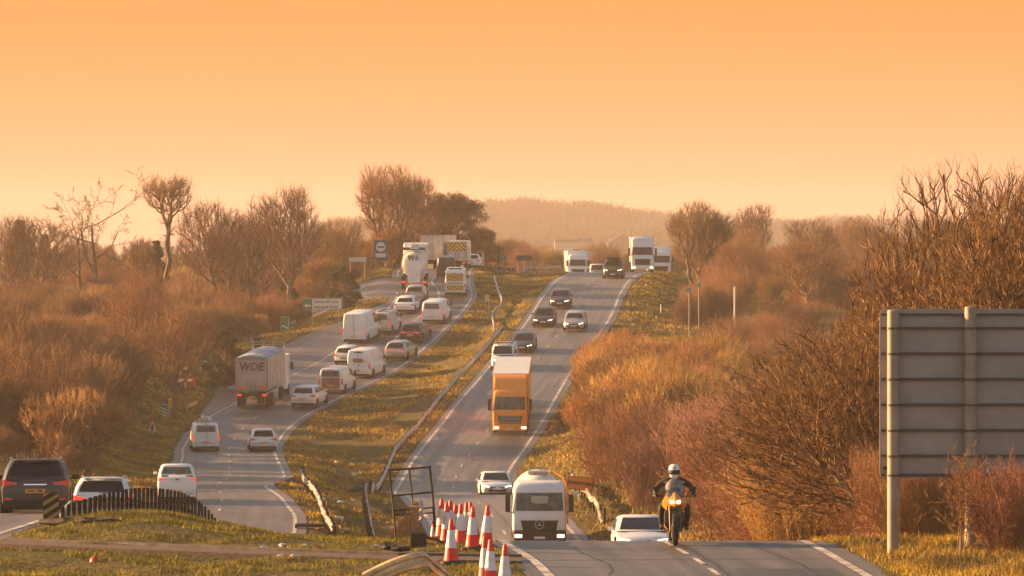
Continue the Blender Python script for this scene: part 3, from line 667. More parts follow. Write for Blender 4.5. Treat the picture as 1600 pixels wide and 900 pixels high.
# left thicket
n = 0; KL = ['bush_a', 'haw_rust', 'haw_rust', 'haw_rust', 'bush_b', 'haw_gold2', 'haw_gold2']
SIGHT = [(504, 402, 42), (445, 392, 16), (321, 362, 16), (256, 330, 18), (238, 318, 20), (290, 346, 26), (402, 382, 16)]
def clear(x, d, r=2.9): p = 800 + x * F / d; return all(not (d < ds + 1 and abs(p - ps) < ws * .6 + r * F / d) for ps, ds, ws in SIGHT)
for d in np.arange(238, 470, 9.5):
    d = float(d); x = (float(LLx(d)) if not 332 < d < 420 else float(slip_x(d))) - 5.2
    if 413 < d < 452: x = -19 if d < 430 else -30
    while x > PX(-70, d):
        if not (424 < d < 449 and x > -30) and clear(x, d):
            tall = sst((float(LLx(d)) - x - 3) / 14)
            far = max(0, 1 - abs(d - 320) / 200)
            sc = rng.uniform(.6, .85) * (.5 + .6 * float(tall))
            put_bush(rng.choice(KL), x + rng.uniform(-1, 1), d + rng.uniform(-3, 3), 'bare russet bush in the thicket left of the road', 'bushes of the left-hand thicket', sc, rng.uniform(0, 6), rng.uniform(.85, 1.15)); n += 1
        x -= rng.uniform(2.7, 3.9)
print('left bushes', n); n = 0
for d, x0, x1 in ((245, -23.5, -32), (262, -25, -34), (285, -27, -36), (312, -28, -40)):
    x = x0
    while x > x1:
        put_bush(rng.choice(KL), x, d + rng.uniform(-4, 4), 'tall bare bush at the dense heart of the left thicket', 'tall bushes inside the left thicket', rng.uniform(1.0, 1.35), rng.uniform(0, 6)); x -= rng.uniform(2.6, 3.6)
# right: golden hawthorn clump beside the southbound road
n = 0
for k in range(46):
    px = rng.uniform(940, 1150); d = rng.uniform(262, 335); x = PX(px, d)
    if x < float(RRx(d)) + 3.4: continue
    put_bush(rng.choice(['haw_gold', 'haw_gold2', 'haw_gold']), x, d, 'golden bare hawthorn in the clump beside the orange lorry', 'golden hawthorns beside the southbound road', rng.uniform(.82, 1.12), rng.uniform(0, 6)); n += 1
for px, d, s in ((948, 285, .48), (1005, 300, .52), (1075, 310, .5)):
    put_tree('broad_b', PX(px, d), d, {948: 'bare tree with a forked trunk at the left end of the golden clump', 1005: 'bare tree rising from the middle of the golden clump', 1075: 'bare tree at the right end of the golden clump'}[px], None, s, px * .3)
# far right scrub (beyond the clump)
for k in range(70):
    d = rng.uniform(345, 500); px = rng.uniform(1045, 1420); x = PX(px, d)
    if x < float(RRx(d)) + 6.5: continue
    put_bush(rng.choice(['bush_a', 'bush_b', 'bush_d']), x, d, 'bare bush in the hazy scrub right of the far white lorry', 'hazy scrub on the far right', rng.uniform(.55, .85), rng.uniform(0, 6)); n += 1
for k in range(60):
    d = rng.uniform(610, 800); x = PX(rng.uniform(765, 1120), d)
    put_bush(rng.choice(['haw_rust', 'bush_a', 'haw_gold2']), x, d, 'hazy bush in the hedge beyond the far crest', 'hedge beyond the far crest', rng.uniform(.7, 1.05), rng.uniform(0, 6)); n += 1
for k in range(46):
    d = rng.uniform(400, 560); x = PX(rng.uniform(1120, 1480), d)
    put_bush(rng.choice(['haw_rust', 'haw_gold2', 'bush_a']), x, d, 'hawthorn or scrub bush in the hollow on the far right', 'bushes in the far right hollow', rng.uniform(.7, 1.0), rng.uniform(0, 6)); n += 1
for k in range(30):
    d = rng.uniform(462, 560); x = PX(rng.uniform(-10, 640), d)
    put_bush(rng.choice(['haw_rust', 'haw_gold2', 'bush_b']), x, d, 'bush in the hazy hedge behind the left skyline trees', 'hedge behind the left skyline trees', rng.uniform(.75, 1.1), rng.uniform(0, 6)); n += 1
# purple scrub on the slope right of the near crest
for k in range(62):
    d = rng.uniform(150, 235); px = rng.uniform(945, 1330); x = PX(px, d)
    if x < float(RRx(d)) + 3.4: continue
    put_bush(rng.choice(['bush_d', 'bush_d', 'bush_a']), x, d, 'purplish bare bush on the slope behind the motorcycle', 'purplish scrub behind the motorcycle', rng.uniform(.8, 1.15), rng.uniform(0, 6)); n += 1
print('right bushes', n)
# far wood on the ridge: one mass nobody could count
wv = []; rw = np.random.default_rng(5); cnt = 7000
xw = rw.uniform(-120, 330, cnt); yw = 2050 + 620 * rw.random(cnt) ** .8; zw = gz(xw, yw)
segs = []
for i in range(cnt):
    h_ = 9 + 4.0 * rw.random() ** 2 + 4.5 * noise.noise((xw[i] * .05, yw[i] * .02, 1)); segs.append((xw[i], yw[i], zw[i] - .2, xw[i] + rw.normal() * .4, yw[i], zw[i] + h_ * .55, .3, .2))
    for k in range(9):
        a = rw.uniform(0, 6.28); q = rw.uniform(1.2, 4.2); b0 = h_ * rw.uniform(.3, .7); b1 = min(h_, b0 + rw.uniform(1.0, 4.4))
        segs.append((xw[i], yw[i], zw[i] + b0, xw[i] + math.cos(a) * q, yw[i] + math.sin(a) * q, zw[i] + b1, .26, .10))
o = bpy.data.objects.new('far_wood', seg_mesh('far_wood', segs, 3, mat('twigs_pale_far', (.12, .07, .05), .9, var=.2, scale=.02, spec=.1), 3, 9)); COL.objects.link(o)
tag(o, 'hazy leafless wood covering the ridge on the horizon', 'wood', kind='stuff')

# --- near right trees and scrub beside the big sign (finer twigs)
NB = dict(levels=6, steps=5, steps0=7, wiggle=.10, up=[.02, .06, .07, .06, .05], kids=[1.7, 1.5, 1.25, 1.1, 1.0], bare=.25, angle=(20, 46), shrink=[.74, .72, .70, .70, .70], trunk=.55, rmin=.0075, rk=.6)
NW = dict(levels=6, steps=5, steps0=6, wiggle=.12, up=[.0, .01, .02, .03, .03], kids=[1.5, 1.35, 1.2, 1.1, 1.0], bare=.2, angle=(22, 55), shrink=[.8, .74, .72, .70, .68], trunk=.5, rmin=.0075, rk=.6)
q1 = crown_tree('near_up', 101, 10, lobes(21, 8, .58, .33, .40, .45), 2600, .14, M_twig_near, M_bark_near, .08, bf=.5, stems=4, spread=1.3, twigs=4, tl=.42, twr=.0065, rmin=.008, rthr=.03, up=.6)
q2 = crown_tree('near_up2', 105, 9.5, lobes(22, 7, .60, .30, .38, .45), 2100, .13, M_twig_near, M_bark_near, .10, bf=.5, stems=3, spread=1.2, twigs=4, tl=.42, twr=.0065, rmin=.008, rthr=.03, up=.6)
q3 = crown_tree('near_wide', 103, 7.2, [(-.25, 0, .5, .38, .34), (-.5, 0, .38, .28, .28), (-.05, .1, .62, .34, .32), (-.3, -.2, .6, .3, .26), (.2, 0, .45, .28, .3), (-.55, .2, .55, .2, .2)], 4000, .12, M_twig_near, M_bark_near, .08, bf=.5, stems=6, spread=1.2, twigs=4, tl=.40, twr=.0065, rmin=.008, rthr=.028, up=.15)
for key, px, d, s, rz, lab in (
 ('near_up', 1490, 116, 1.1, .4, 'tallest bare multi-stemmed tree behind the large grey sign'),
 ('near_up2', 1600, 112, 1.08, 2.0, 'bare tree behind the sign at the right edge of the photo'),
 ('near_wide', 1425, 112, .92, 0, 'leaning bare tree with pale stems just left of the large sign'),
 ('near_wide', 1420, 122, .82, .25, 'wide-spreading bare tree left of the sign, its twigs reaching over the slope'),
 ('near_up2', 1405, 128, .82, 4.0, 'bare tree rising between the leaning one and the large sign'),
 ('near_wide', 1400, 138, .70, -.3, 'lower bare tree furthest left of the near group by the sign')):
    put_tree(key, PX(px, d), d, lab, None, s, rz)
bn1 = bush_proto('near_bush', 7, 2.4, 1.7, 110, 3.6, M_twig_gold, lean=.45, r=.011, wig=.17)
bn2 = bush_proto('near_bush2', 9, 2.2, 1.6, 110, 3.6, M_twig_red, lean=.5, r=.010, wig=.2)
print('near bush', bn1, bn2)
for k in range(50):
    d = rng.uniform(99, 150); px = rng.uniform(1120, 1640); x = PX(px, d)
    if x < float(RRx(d)) + 1.9 or (d < 104 and px < 1330) or (d < 124 and px < 1390): continue
    put_bush(rng.choice(['near_bush', 'near_bush2', 'near_bush2']), x, d, 'low tangled russet bush on the bank behind the large sign', 'tangled bushes along the near right bank', rng.uniform(.75, 1.25), rng.uniform(0, 6))
bp_ = dict(levels=4, steps=4, steps0=6, wiggle=.13, up=[.03, .07, .08], kids=[1.8, 1.4, 1.2], bare=.2, angle=(18, 48), shrink=[.5, .5, .5], trunk=.8, rmin=.005, rk=.6)
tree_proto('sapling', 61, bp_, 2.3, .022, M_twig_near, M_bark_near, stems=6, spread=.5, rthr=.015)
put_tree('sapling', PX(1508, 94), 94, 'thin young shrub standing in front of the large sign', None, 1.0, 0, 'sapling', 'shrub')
put_bush('near_bush2', PX(1592, 94), 94, 'reddish bush in front of the sign at the right edge', None, .75, 1.0)

# --- grass
def blades(name, pts, hmin, hmax, wd, m, seed, lab, n=3, cat='grass'):
    r_ = np.random.default_rng(seed); pts = np.repeat(np.array(pts), n, 0); k = len(pts)
    pts[:, 0] += r_.normal(0, .05, k); pts[:, 1] += r_.normal(0, .05, k); z = gz(pts[:, 0], pts[:, 1]) - .02
    a = r_.uniform(0, np.pi, k); h_ = r_.uniform(hmin, hmax, k); dx, dy = np.cos(a) * wd, np.sin(a) * wd
    lx, ly = r_.normal(0, .45, k) * h_, r_.normal(0, .45, k) * h_
    A = np.stack([pts[:, 0] - dx, pts[:, 1] - dy, z], 1); B = np.stack([pts[:, 0] + dx, pts[:, 1] + dy, z], 1); C = np.stack([pts[:, 0] + lx, pts[:, 1] + ly, z + h_], 1)
    V = np.stack([A, B, C], 1).reshape(-1, 3)
    o = bpy.data.objects.new(name, raw_mesh(name, V, np.arange(len(V)).reshape(-1, 3), m, False)); COL.objects.link(o)
    tag(o, lab, cat, kind='stuff'); return o
M_blade = mat('grass_blades', (.42, .33, .045), .8, spec=.15, col2=(.055, .060, .018), scale=1.1, detail=6)
M_blade_far = mat('grass_blades_far', (.58, .37, .05), .8, spec=.15, col2=(.13, .085, .03), scale=.30, detail=6)
r_ = np.random.default_rng(9)
pts = []
P_ = r_.uniform((-12.5, 84), (1.2, 122), (60000, 2))
ok = (P_[:, 0] > LRx(P_[:, 1]) + .15) & (P_[:, 0] < RLx(P_[:, 1]) - .25)
fy = np.interp(P_[:, 0], [-11.3, -8, -5, -2.4, .2], [99, 96.8, 95, 93.6, 93]); ok &= ~((P_[:, 1] > fy - .8) & (P_[:, 1] < fy + 1.15))
nzv = np.array([noise.noise((p[0] * .55, p[1] * .35, 3)) for p in P_]); ok &= nzv > -.10
o = blades('median_grass', P_[ok], .04, .13, .007, M_blade, 1, 'short tufted grass on the near mound of the median', 3)
P_ = r_.uniform((6, 80), (16, 108), (26000, 2)); ok = (P_[:, 0] > RRx(P_[:, 1]) + .45)
blades('verge_grass', P_[ok], .05, .2, .008, M_blade_far, 2, 'sunlit tussocky grass on the verge below the large sign', 3)
P_ = r_.uniform((-16.5, 195), (8, 480), (90000, 2)); ok = (P_[:, 0] > LRx(P_[:, 1]) + .3) & (P_[:, 0] < RLx(P_[:, 1]) - .5)
ok &= np.array([noise.noise((p[0] * .35, p[1] * .12, 7)) for p in P_]) > -.10
blades('median_far_grass', P_[ok], .10, .26, .035, M_blade_far, 3, 'yellowish grass of the long median between the two roads', 3)
P_ = r_.uniform((-2, 150), (26, 500), (60000, 2)); ok = (P_[:, 0] > RRx(P_[:, 1]) + .7) & (P_[:, 0] < RRx(P_[:, 1]) + 8)
blades('right_verge_grass', P_[ok], .10, .30, .035, M_blade_far, 4, 'yellow grass verge along the right side of the southbound road', 3)
P_ = r_.uniform((-32, 230), (-10, 470), (60000, 2)); xe = np.where((P_[:, 1] > 332) & (P_[:, 1] < 420), slip_x(P_[:, 1]), LLx(P_[:, 1]))
ok = (P_[:, 0] < xe - .7) & (P_[:, 0] > xe - 7) & ~((P_[:, 1] > 423) & (P_[:, 1] < 448))
blades('left_verge_grass', P_[ok], .08, .26, .035, M_blade_far, 5, 'rough grass verge along the left side of the northbound road', 3)
# ---------------------------------------------------------------- vehicles
def paint(name, c, rough=.32, metal=0.0, var=.06): return mat('paint_' + name, c, rough, metal, var=var, scale=1.2, spec=.5, coat=.35)
P_white = paint('white', (.74, .74, .72)); P_dirty = paint('dirty_white', (.52, .47, .42), .55, var=.25); P_silver = paint('silver', (.42, .41, .40), .35, .4)
P_grey = paint('metallic_taupe', (.060, .048, .044), .35, .2); P_dark = paint('dark_blue_grey', (.055, .058, .068)); P_black = paint('black', (.02, .02, .022))
P_red = paint('dark_red', (.28, .03, .025)); P_orange = paint('orange', (.93, .32, .03)); P_green = paint('dark_olive', (.06, .065, .05)); P_grime = paint('road_grime', (.30, .15, .11), .8, var=.2)
M_glass = mat('dark_glass', (.008, .010, .011), .08, spec=.4); M_glassl = mat('grey_green_glass', (.085, .10, .09), .2, spec=.35, var=.5, scale=2.2)
M_tyre = mat('tyre_rubber', (.018, .017, .016), .9); M_rim = mat('alloy_rim', (.30, .29, .28), .35, .6); M_plas = mat('black_plastic', (.022, .021, .021), .6, spec=.3)
M_chrome = mat('chrome', (.62, .62, .60), .12, 1.0); M_steel = mat('dull_steel', (.32, .30, .28), .5, .5, var=.2)
M_redlamp = mat('red_lamp_glass', (.42, .02, .015), .2, spec=.6, emit=((1, .06, .03), .03)); M_redlit = mat('red_lamp_lit', (.6, .03, .02), .3, emit=((1, .07, .04), .22))
M_amber = mat('amber_reflector', (.75, .22, .04), .3); M_clear = mat('headlamp_glass', (.55, .55, .52), .08, spec=.8); M_headlit = mat('headlamp_lit', (.9, .85, .7), .2, emit=((1, .85, .5), 1.1))
M_platey = mat('plate_yellow', (.78, .40, .06), .5); M_platew = mat('plate_white', (.72, .72, .70), .5); M_ink = mat('black_lettering', (.015, .014, .014), .6)
M_under = mat('underbody_black', (.012, .012, .012), .9); M_yellow = mat('reflective_yellow', (.85, .50, .015), .5); M_chevr = mat('chevron_brown_red', (.16, .07, .035), .5)
M_skin = mat('skin', (.5, .28, .2), .6)

def wheel(parent, x, y, r, wd, z=None):
    z = r if z is None else z; s = 1 if x > 0 else -1
    t = MB(); t.lathe([(r * .62, -wd / 2), (r * .93, -wd / 2), (r, -wd * .36), (r, wd * .36), (r * .93, wd / 2), (r * .62, wd / 2)], 18, M_tyre, (0, 0, 0), 'x')
    w_ = t.build('wheel', M_tyre, parent, 40, (x, y, z))
    q = MB(); q.lathe([(.001, s * wd * .34), (r * .16, s * wd * .40), (r * .3, s * wd * .30), (r * .55, s * wd * .42), (r * .64, s * wd * .46)], 14, M_rim, (0, 0, 0), 'x')
    q.build('rim', M_rim, w_, 40); return w_

def car(name, label, cat, W=1.82, Ln=4.4, H=1.46, paint_=None, kind='hatch', lights='off', brake=False, plate=None, rails=False, spoiler=False, lightbar=False, glass=None, wheels_r=.33,
        rearglass=True, belt=None, hood=None, group=None, lamp=None, badge=None, rack=False, mirrors=True, headlit=True, wipe=True, lowcol=None, doors=False):
    """a road vehicle pointing along +y, its rear at y = 0; returns its root empty"""
    t = thing(name, label, cat, group=group); p = paint_ or P_white; gl = glass or M_glass; w = W / 2
    van = kind == 'van'
    belt = belt or {'hatch': .92, 'estate': .93, 'suv': 1.05, 'saloon': .93, 'van': 1.25, 'pickup': 1.12}[kind]
    belt = belt * (H / 1.46 if kind in ('hatch', 'saloon', 'estate') else 1); hood = hood or belt * .86; z0 = .2 if kind != 'suv' else .26
    def ring(y, w_, za, zb, tuck=.05, crown=.03):
        m_ = za + (zb - za) * .62
        h = [(w_ * .86, za), (w_ - .02, za + .10), (w_, m_), (w_ - tuck * .6, zb - .07), (w_ - tuck * 1.6, zb - .01), (w_ * .45, zb + crown), (0, zb + crown * 1.3)]
        return [(x, y, z) for x, z in h] + [(-x, y, z) for x, z in h[-2::-1]]
    rb = belt - .02; b = MB()
    rear_top = {'saloon': belt * 1.02, 'pickup': belt}.get(kind, rb)
    st = [(0.0, .86 * w, z0 + .16, rear_top - .22), (.05, .955 * w, z0 + .04, rear_top - .06), (.16, .985 * w, z0, rear_top), (.6, w, z0 - .02, rear_top), (Ln * .5, w, z0 - .02, belt), (Ln * .70, w, z0 - .02, belt - .01),
          (Ln * .80, .985 * w, z0, hood), (Ln - .35, .95 * w, z0, hood - .10), (Ln - .12, .88 * w, z0 + .03, hood - .20), (Ln, .74 * w, z0 + .14, hood - .34)]
    if van: st[0] = (0.0, .97 * w, z0 + .05, belt); st[1] = (.04, .985 * w, z0, belt); 
    b.loft([ring(y, a, c_, d_) for y, a, c_, d_ in st], p)
    # greenhouse
    if kind == 'hatch': yb = (.10, Ln * .76); yt = (.52, Ln * .52); wt = .76
    elif kind == 'estate': yb = (.08, Ln * .74); yt = (.50, Ln * .53); wt = .76
    elif kind == 'suv': yb = (.08, Ln * .75); yt = (.42, Ln * .54); wt = .79
    elif kind == 'saloon': yb = (.62, Ln * .76); yt = (1.25, Ln * .55); wt = .74
    elif kind == 'van': yb = (.02, Ln * .83); yt = (.12, Ln * .66); wt = .88
    else: yb = (Ln * .36, Ln * .74); yt = (Ln * .40, Ln * .56); wt = .78
    zt = H - .05; zb = belt - .03; wb = w * .955; wtt = w * wt
    def plan(ya, yb_, w_, z, c): return [(-w_ + c, ya, z), (w_ - c, ya, z), (w_, ya + c * 1.5, z), (w_, yb_ - c * 1.8, z), (w_ - c * 1.2, yb_, z), (-w_ + c * 1.2, yb_, z), (-w_, yb_ - c * 1.8, z), (-w_, ya + c * 1.5, z)]
    rings = []
    for f, c in ((0, .08), (.5, .1), (.88, .12), (1, .16)):
        bow = .035 * math.sin(f * math.pi); rings.append(plan(yb[0] + (yt[0] - yb[0]) * f - bow, yb[1] + (yt[1] - yb[1]) * f + bow, wb + (wtt - wb) * f ** 1.15 + bow * .8, zb + (zt - zb) * f, c))
    rings.append(plan(yt[0] + .14, yt[1] - .16, wtt - .12, H, .16))
    b.loft(rings, p)
    body = b.build('body', p, t, 38)
    def face(f0, f1, side, ins, name_, m_, x0=-1, x1=1, par=None):
        q = MB()
        def pt(f, u):
            yy_ = (yb[0] + (yt[0] - yb[0]) * f - .035 * math.sin(f * math.pi)) if side == 'r' else (yb[1] + (yt[1] - yb[1]) * f + .035 * math.sin(f * math.pi))
            ww = wb + (wtt - wb) * f ** 1.15 - ins; return Vector((ww * u, yy_ + (-.012 if side == 'r' else .012), zb + (zt - zb) * f))
        n = 5; rows_ = [[pt(f0 + (f1 - f0) * k / n, x0 + (x1 - x0) * j / 6) for j in range(7)] for k in range(n + 1)]
        q.loft(rows_, m_, cap=False, closed=False); return q.build(name_, m_, par or t, 60)
    def side_glass(s, ya, yb_, f0, f1):
        q = MB()
        def pt(y, f): return (s * (wb + (wtt - wb) * f ** 1.15 + .035 * math.sin(f * math.pi) * .8 + .012), y, zb + (zt - zb) * f)
        def yy_(u, f): a = yb[0] + (yt[0] - yb[0]) * f + .22; c = yb[1] + (yt[1] - yb[1]) * f - .28; return a + (c - a) * u
        q.loft([[pt(yy_(u, f), f) for f in (f0, (f0 + f1) / 2, f1)] for u in (ya, (ya + yb_) / 2, yb_)], gl, cap=False, closed=False); q.build('side_window', gl, t, 60)
    if rearglass: face(.20 if not van else .25, .84, 'r', .14 if not van else .2, 'rear_window', gl)
    face(.10, .90, 'f', .13, 'windscreen', gl)
    for s in (-1, 1):
        if van: side_glass(s, .76, 1, .15, .8)
        elif kind == 'pickup': side_glass(s, 0, .5, .15, .85); side_glass(s, .54, 1, .15, .85)
        else: side_glass(s, .02, .46, .2, .85); side_glass(s, .5, 1, .2, .85)
    # lamps
    rl = M_redlit if brake else M_redlamp; ztl = belt - .14
    for s in (-1, 1):
        q = MB()
        if van: q.rbox((s * (w * .955), .0, belt * .80), (.11, .06, .42), .03, rl, 'y'); q.rbox((s * (w * .955), -.004, belt * .80 + .14), (.085, .06, .09), .02, M_amber, 'y')
        elif lightbar: q.rbox((s * w * .66, .035, ztl), (w * .40, .10, .085), .035, rl, 'y')
        else: q.loft([[(s * w * .96, .17, ztl + .12), (s * w * .97, .17, ztl - .06), (s * w * .97, .26, ztl - .04), (s * w * .96, .26, ztl + .12)], [(s * w * .90, .025, ztl + .10), (s * w * .92, .02, ztl - .07), (s * w * .97, .1, ztl - .07), (s * w * .96, .1, ztl + .10)], [(s * w * .52, .022, ztl + .02), (s * w * .52, .018, ztl - .06), (s * w * .52, .07, ztl - .06), (s * w * .52, .07, ztl + .02)]], rl)
        q.build('tail_light', rl, t, 40)
        q = MB(); hy = Ln - .2; hz_ = hood - .24
        hl = M_headlit if lights == 'on' else M_clear
        q.loft([[(s * w * .93, hy - .25, hz_ + .09), (s * w * .94, hy - .25, hz_ - .02), (s * w * .9, hy - .3, hz_)], [(s * w * .84, hy + .05, hz_ + .08), (s * w * .84, hy + .09, hz_ - .07), (s * w * .80, hy - .1, hz_)], [(s * w * .50, hy + .16, hz_ + .02), (s * w * .50, hy + .17, hz_ - .06), (s * w * .5, hy, hz_)]], hl)
        q.build('headlight', hl, t, 40)
    q = MB(); q.rbox((0, Ln - .10, hood - .33), (w * .9, .2, .15), .05, M_plas, 'y'); q.rbox((0, Ln - .04, z0 + .15), (w * 1.1, .12, .13), .04, M_plas, 'y'); q.build('grille', M_plas, t)
    if badge: q = MB(); q.lathe([(.001, .02), (.07, .02), (.08, 0), (.001, 0)], 12, M_chrome, (0, Ln + .0, hood - .30), 'y'); q.build('badge', M_chrome, t)
    q = MB(); q.rbox((0, .06, z0 + .05), (W * .92, .2, .2), .06, lowcol or M_plas, 'y'); q.box((0, .03, z0 + .33), (W * .84, .1, .015), M_plas); q.build('rear_bumper', lowcol or M_plas, t)
    q = MB(); q.box((0, Ln / 2, z0 - .02), (W * .82, Ln * .9, .12), M_under); q.build('underbody', M_under, t)
    pz = (z0 + .42) if not van else .62
    q = MB(); q.rbox((0, -.012, pz if kind not in ('hatch', 'estate', 'saloon', 'suv') else belt - .34), (.52, .02, .115), .012, M_platey, 'y'); pl = q.build('rear_number_plate', M_platey, t)
    if plate: text(plate, .115, M_ink, pl, (0, -.026, belt - .34), (R(90), 0, 0), sx=.82, bold=.003)
    q = MB(); q.rbox((0, Ln + .03, z0 + .24), (.52, .02, .11), .012, M_platew, 'y'); q.build('front_number_plate', M_platew, t)
    if wipe and rearglass and not van: q = MB(); q.box((.12, yb[0] + .02, belt + .05), (.34, .02, .018), M_plas); q.build('rear_wiper', M_plas, t)
    if spoiler: q = MB(); q.rbox((0, yt[0] - .02, H - .055), (wtt * 1.7, .26, .035), .03, p, 'z'); q.build('spoiler', p, t, 30)
    if rails:
        for s in (-1, 1): q = MB(); q.tube([(s * (wtt - .05), yt[0] + .02, H - .04), (s * (wtt - .04), yt[0] + .12, H + .035), (s * (wtt - .04), yt[1] - .1, H + .03), (s * (wtt - .05), yt[1], H - .04)], .018, 6, M_chrome); q.build('roof_rail', M_chrome, t, 60)
    if mirrors:
        for s in (-1, 1):
            q = MB(); zz = belt + .06 if not van else belt + .15
            if van: q.rbox((s * (w + .12), Ln * .76, zz + .05), (.16, .10, .32), .05, M_plas, 'y')
            else: q.rbox((s * (w + .10), Ln * .66, zz), (.20, .10, .13), .05, p if p is not P_grey else M_plas, 'y')
            q.cyl((s * (w - .06), Ln * (.66 if not van else .76), zz - .04), (s * (w + .06), Ln * (.66 if not van else .76), zz - .03), .025, m=M_plas); q.build('door_mirror', M_plas, t, 40)
    if lightbar: q = MB(); q.rbox((0, .025, ztl), (w * 1.3, .07, .022), .01, rl, 'y'); q.build('tail_light_strip', rl, t)
    if van and doors:
        q = MB(); q.box((0, .0, (z0 + H) / 2 - .05), (.012, .03, H - z0 - .35), M_plas); q.box((.1, -.015, belt * .86), (.12, .03, .05), M_plas); q.box((0, .02, H - .1), (.3, .1, .03), M_redlamp); q.build('door_seam', M_plas, t)
    if kind == 'pickup':
        q = MB(); q.box((0, Ln * .18, belt - .02), (W * .80, Ln * .30, .10), M_under); q.build('load_bed', M_under, t)
        q = MB(); q.rbox((0, -.02, belt - .12), (.18, .03, .06), .02, M_plas, 'y'); q.build('tailgate_handle', M_plas, t)
    wr = wheels_r
    for s in (-1, 1):
        for yy_ in (Ln * .19, Ln * .81):
            wheel(t, s * (w - .095), yy_, wr, .22)
            q = MB(); q.lathe([(wr + .055, -.02), (wr + .055, .012), (.05, .012), (.05, -.02)], 18, M_under, (s * (w - .002), yy_, wr), 'x'); q.build('wheel_arch', M_under, t)
    for i, (k, L_) in enumerate((('a', 0),)): pass
    return t
def place(t, px, d, side, dx=0.0, yaw=0.0, dz=0.0, rev=None):
    """stand a vehicle on its road: rear (northbound) or front (southbound) end at distance d"""
    x = PX(px, d); f = zL if side == 'L' else zR; h = heading(side, d) if d > 130 else 0.0; pt = pitch_of(side, d + 2)
    if side == 'L': t.location = (x, d, float(f(d + .5)) + .012 + dz); t.rotation_euler = (pt, 0, h + yaw)
    else:
        t.location = (x, d, float(f(d + .5)) + .012 + dz); t.rotation_euler = (-pt, 0, math.pi + h + yaw)
    return t
def shift_children(t, dy):
    for c in t.children: c.location.y += dy
def oncoming(t, px, d, Ln, yaw=0.0):
    shift_children(t, -Ln); return place(t, px, d, 'R', yaw=yaw)

# --- northbound (we see their backs)
c = car('estate_car', 'dark taupe estate car with roof rails at the bottom left edge', 'car', 1.86, 4.8, 1.50, P_grey, 'estate', plate='DA61 ZMY', rails=True, spoiler=True, wheels_r=.34)
shelf = MB(); shelf.rbox((0, -.02, .79), (.62, .02, .035), .015, M_chrome, 'y'); shelf.build('tailgate_trim', M_chrome, c, 40)
for s in (-1, 1): q = MB(); q.rbox((s * .72, -.0, .40), (.22, .06, .05), .02, M_redlamp, 'y'); q.build('rear_reflector', M_redlamp, c)
place(c, 55, 121, 'L', yaw=R(4.5))
c = car('hatchback', 'white hatchback half hidden behind the row of dark wooden posts', 'car', 1.82, 4.3, 1.50, P_white, 'hatch', brake=True, spoiler=True, rails=True); q = MB(); q.loft([[(-.02, 1.0, 1.49), (.02, 1.0, 1.49), (0, 1.1, 1.49)], [(-.004, .96, 1.60), (.004, .96, 1.60), (0, 1.0, 1.60)]], M_plas); q.build('roof_antenna', M_plas, c)
place(c, 158, 137, 'L', yaw=R(2))
c = car('pickup_truck', 'white pickup truck behind the right end of the post row', 'pickup truck', 1.90, 5.1, 1.86, P_white, 'pickup', brake=True, glass=M_glassl, belt=1.32, wheels_r=.38)
place(c, 277, 219, 'L', yaw=R(2))
c = car('small_van', 'small white van carrying a bundle on its roof, in the left lane', 'van', 1.80, 4.3, 1.88, P_white, 'van', brake=True, glass=M_glassl, belt=1.15, doors=True)
q = MB(); 
for s in (-.6, .6): q.tube([(s, .35, 1.86), (s, .35, 1.98), (s, 3.0, 1.98), (s, 3.0, 1.86)], .02, 6, M_steel)
for yy_ in (.4, 1.5, 2.7): q.tube([(-.7, yy_, 1.98), (.7, yy_, 1.98)], .02, 6, M_steel)
q.build('roof_rack', M_steel, c)
place(c, 322, 300, 'L', yaw=R(4))
q = MB(); q.tube([(-.05, .4, 2.17), (-.05, 2.6, 2.17)], .17, 10, M_dirty if False else P_dirty); q.tube([(.28, .5, 2.13), (.22, 2.7, 2.13)], .13, 10, P_white); q.tube([(-.4, .5, 2.06), (-.35, 2.2, 2.06)], .07, 8, P_orange)
load = q.build('roof_load', P_dirty, None, 40); load.location = c.location; load.rotation_euler = c.rotation_euler; tag(load, 'rolled pale bundle tied on the roof of the small white van', 'bundle')
place(car('hatchback', 'white hatchback in the right lane beside the small van with a roof bundle', 'car', 1.78, 4.2, 1.47, P_white, 'hatch', spoiler=True, badge=True), 412, 300, 'L', yaw=R(3))
place(car('white_suv', 'white SUV just right of the tipper lorry', 'car', 1.90, 4.5, 1.60, P_white, 'suv', spoiler=True, brake=False), 473, 337, 'L', yaw=R(-4))
place(car('grimy_van', 'white van with rust-brown grime over its rear doors', 'van', 1.92, 4.6, 1.95, P_white, 'van', belt=1.15, lowcol=P_grime, doors=True, glass=M_glassl), 517, 348, 'L', yaw=R(-4))
c = COL.objects[[o.name for o in COL.objects if o.name.startswith('grimy_van')][0]]; q = MB(); q.rbox((0, -.01, .82), (1.45, .02, .84), .12, P_grime, 'y'); q.build('grimy_panel', P_grime, c)
c = car('panel_van', 'white panel van with a dark smear of dirt high on its rear doors', 'van', 1.98, 5.0, 2.25, P_white, 'van', belt=1.2, doors=True, glass=M_dirt if False else P_white)
q = MB(); q.rbox((0, -.004 - .02, 1.42), (.9, .015, .32), .1, P_grime, 'y'); q.rbox((0, .07, 2.06), (.72, .05, .07), .02, M_plas, 'y'); q.build('dirt_smear', P_grime, c)
place(c, 560, 362, 'L', yaw=R(-6))
place(car('small_car', 'small white car tucked behind the panel van with the smeared doors', 'car', 1.70, 3.8, 1.50, P_white, 'hatch', brake=True), 537, 372, 'L', yaw=R(-6))
place(car('crossover', 'grey crossover with a full-width red light strip', 'car', 1.86, 4.4, 1.52, P_silver, 'hatch', brake=True, lightbar=True, spoiler=True), 617, 375, 'L', yaw=R(-5))
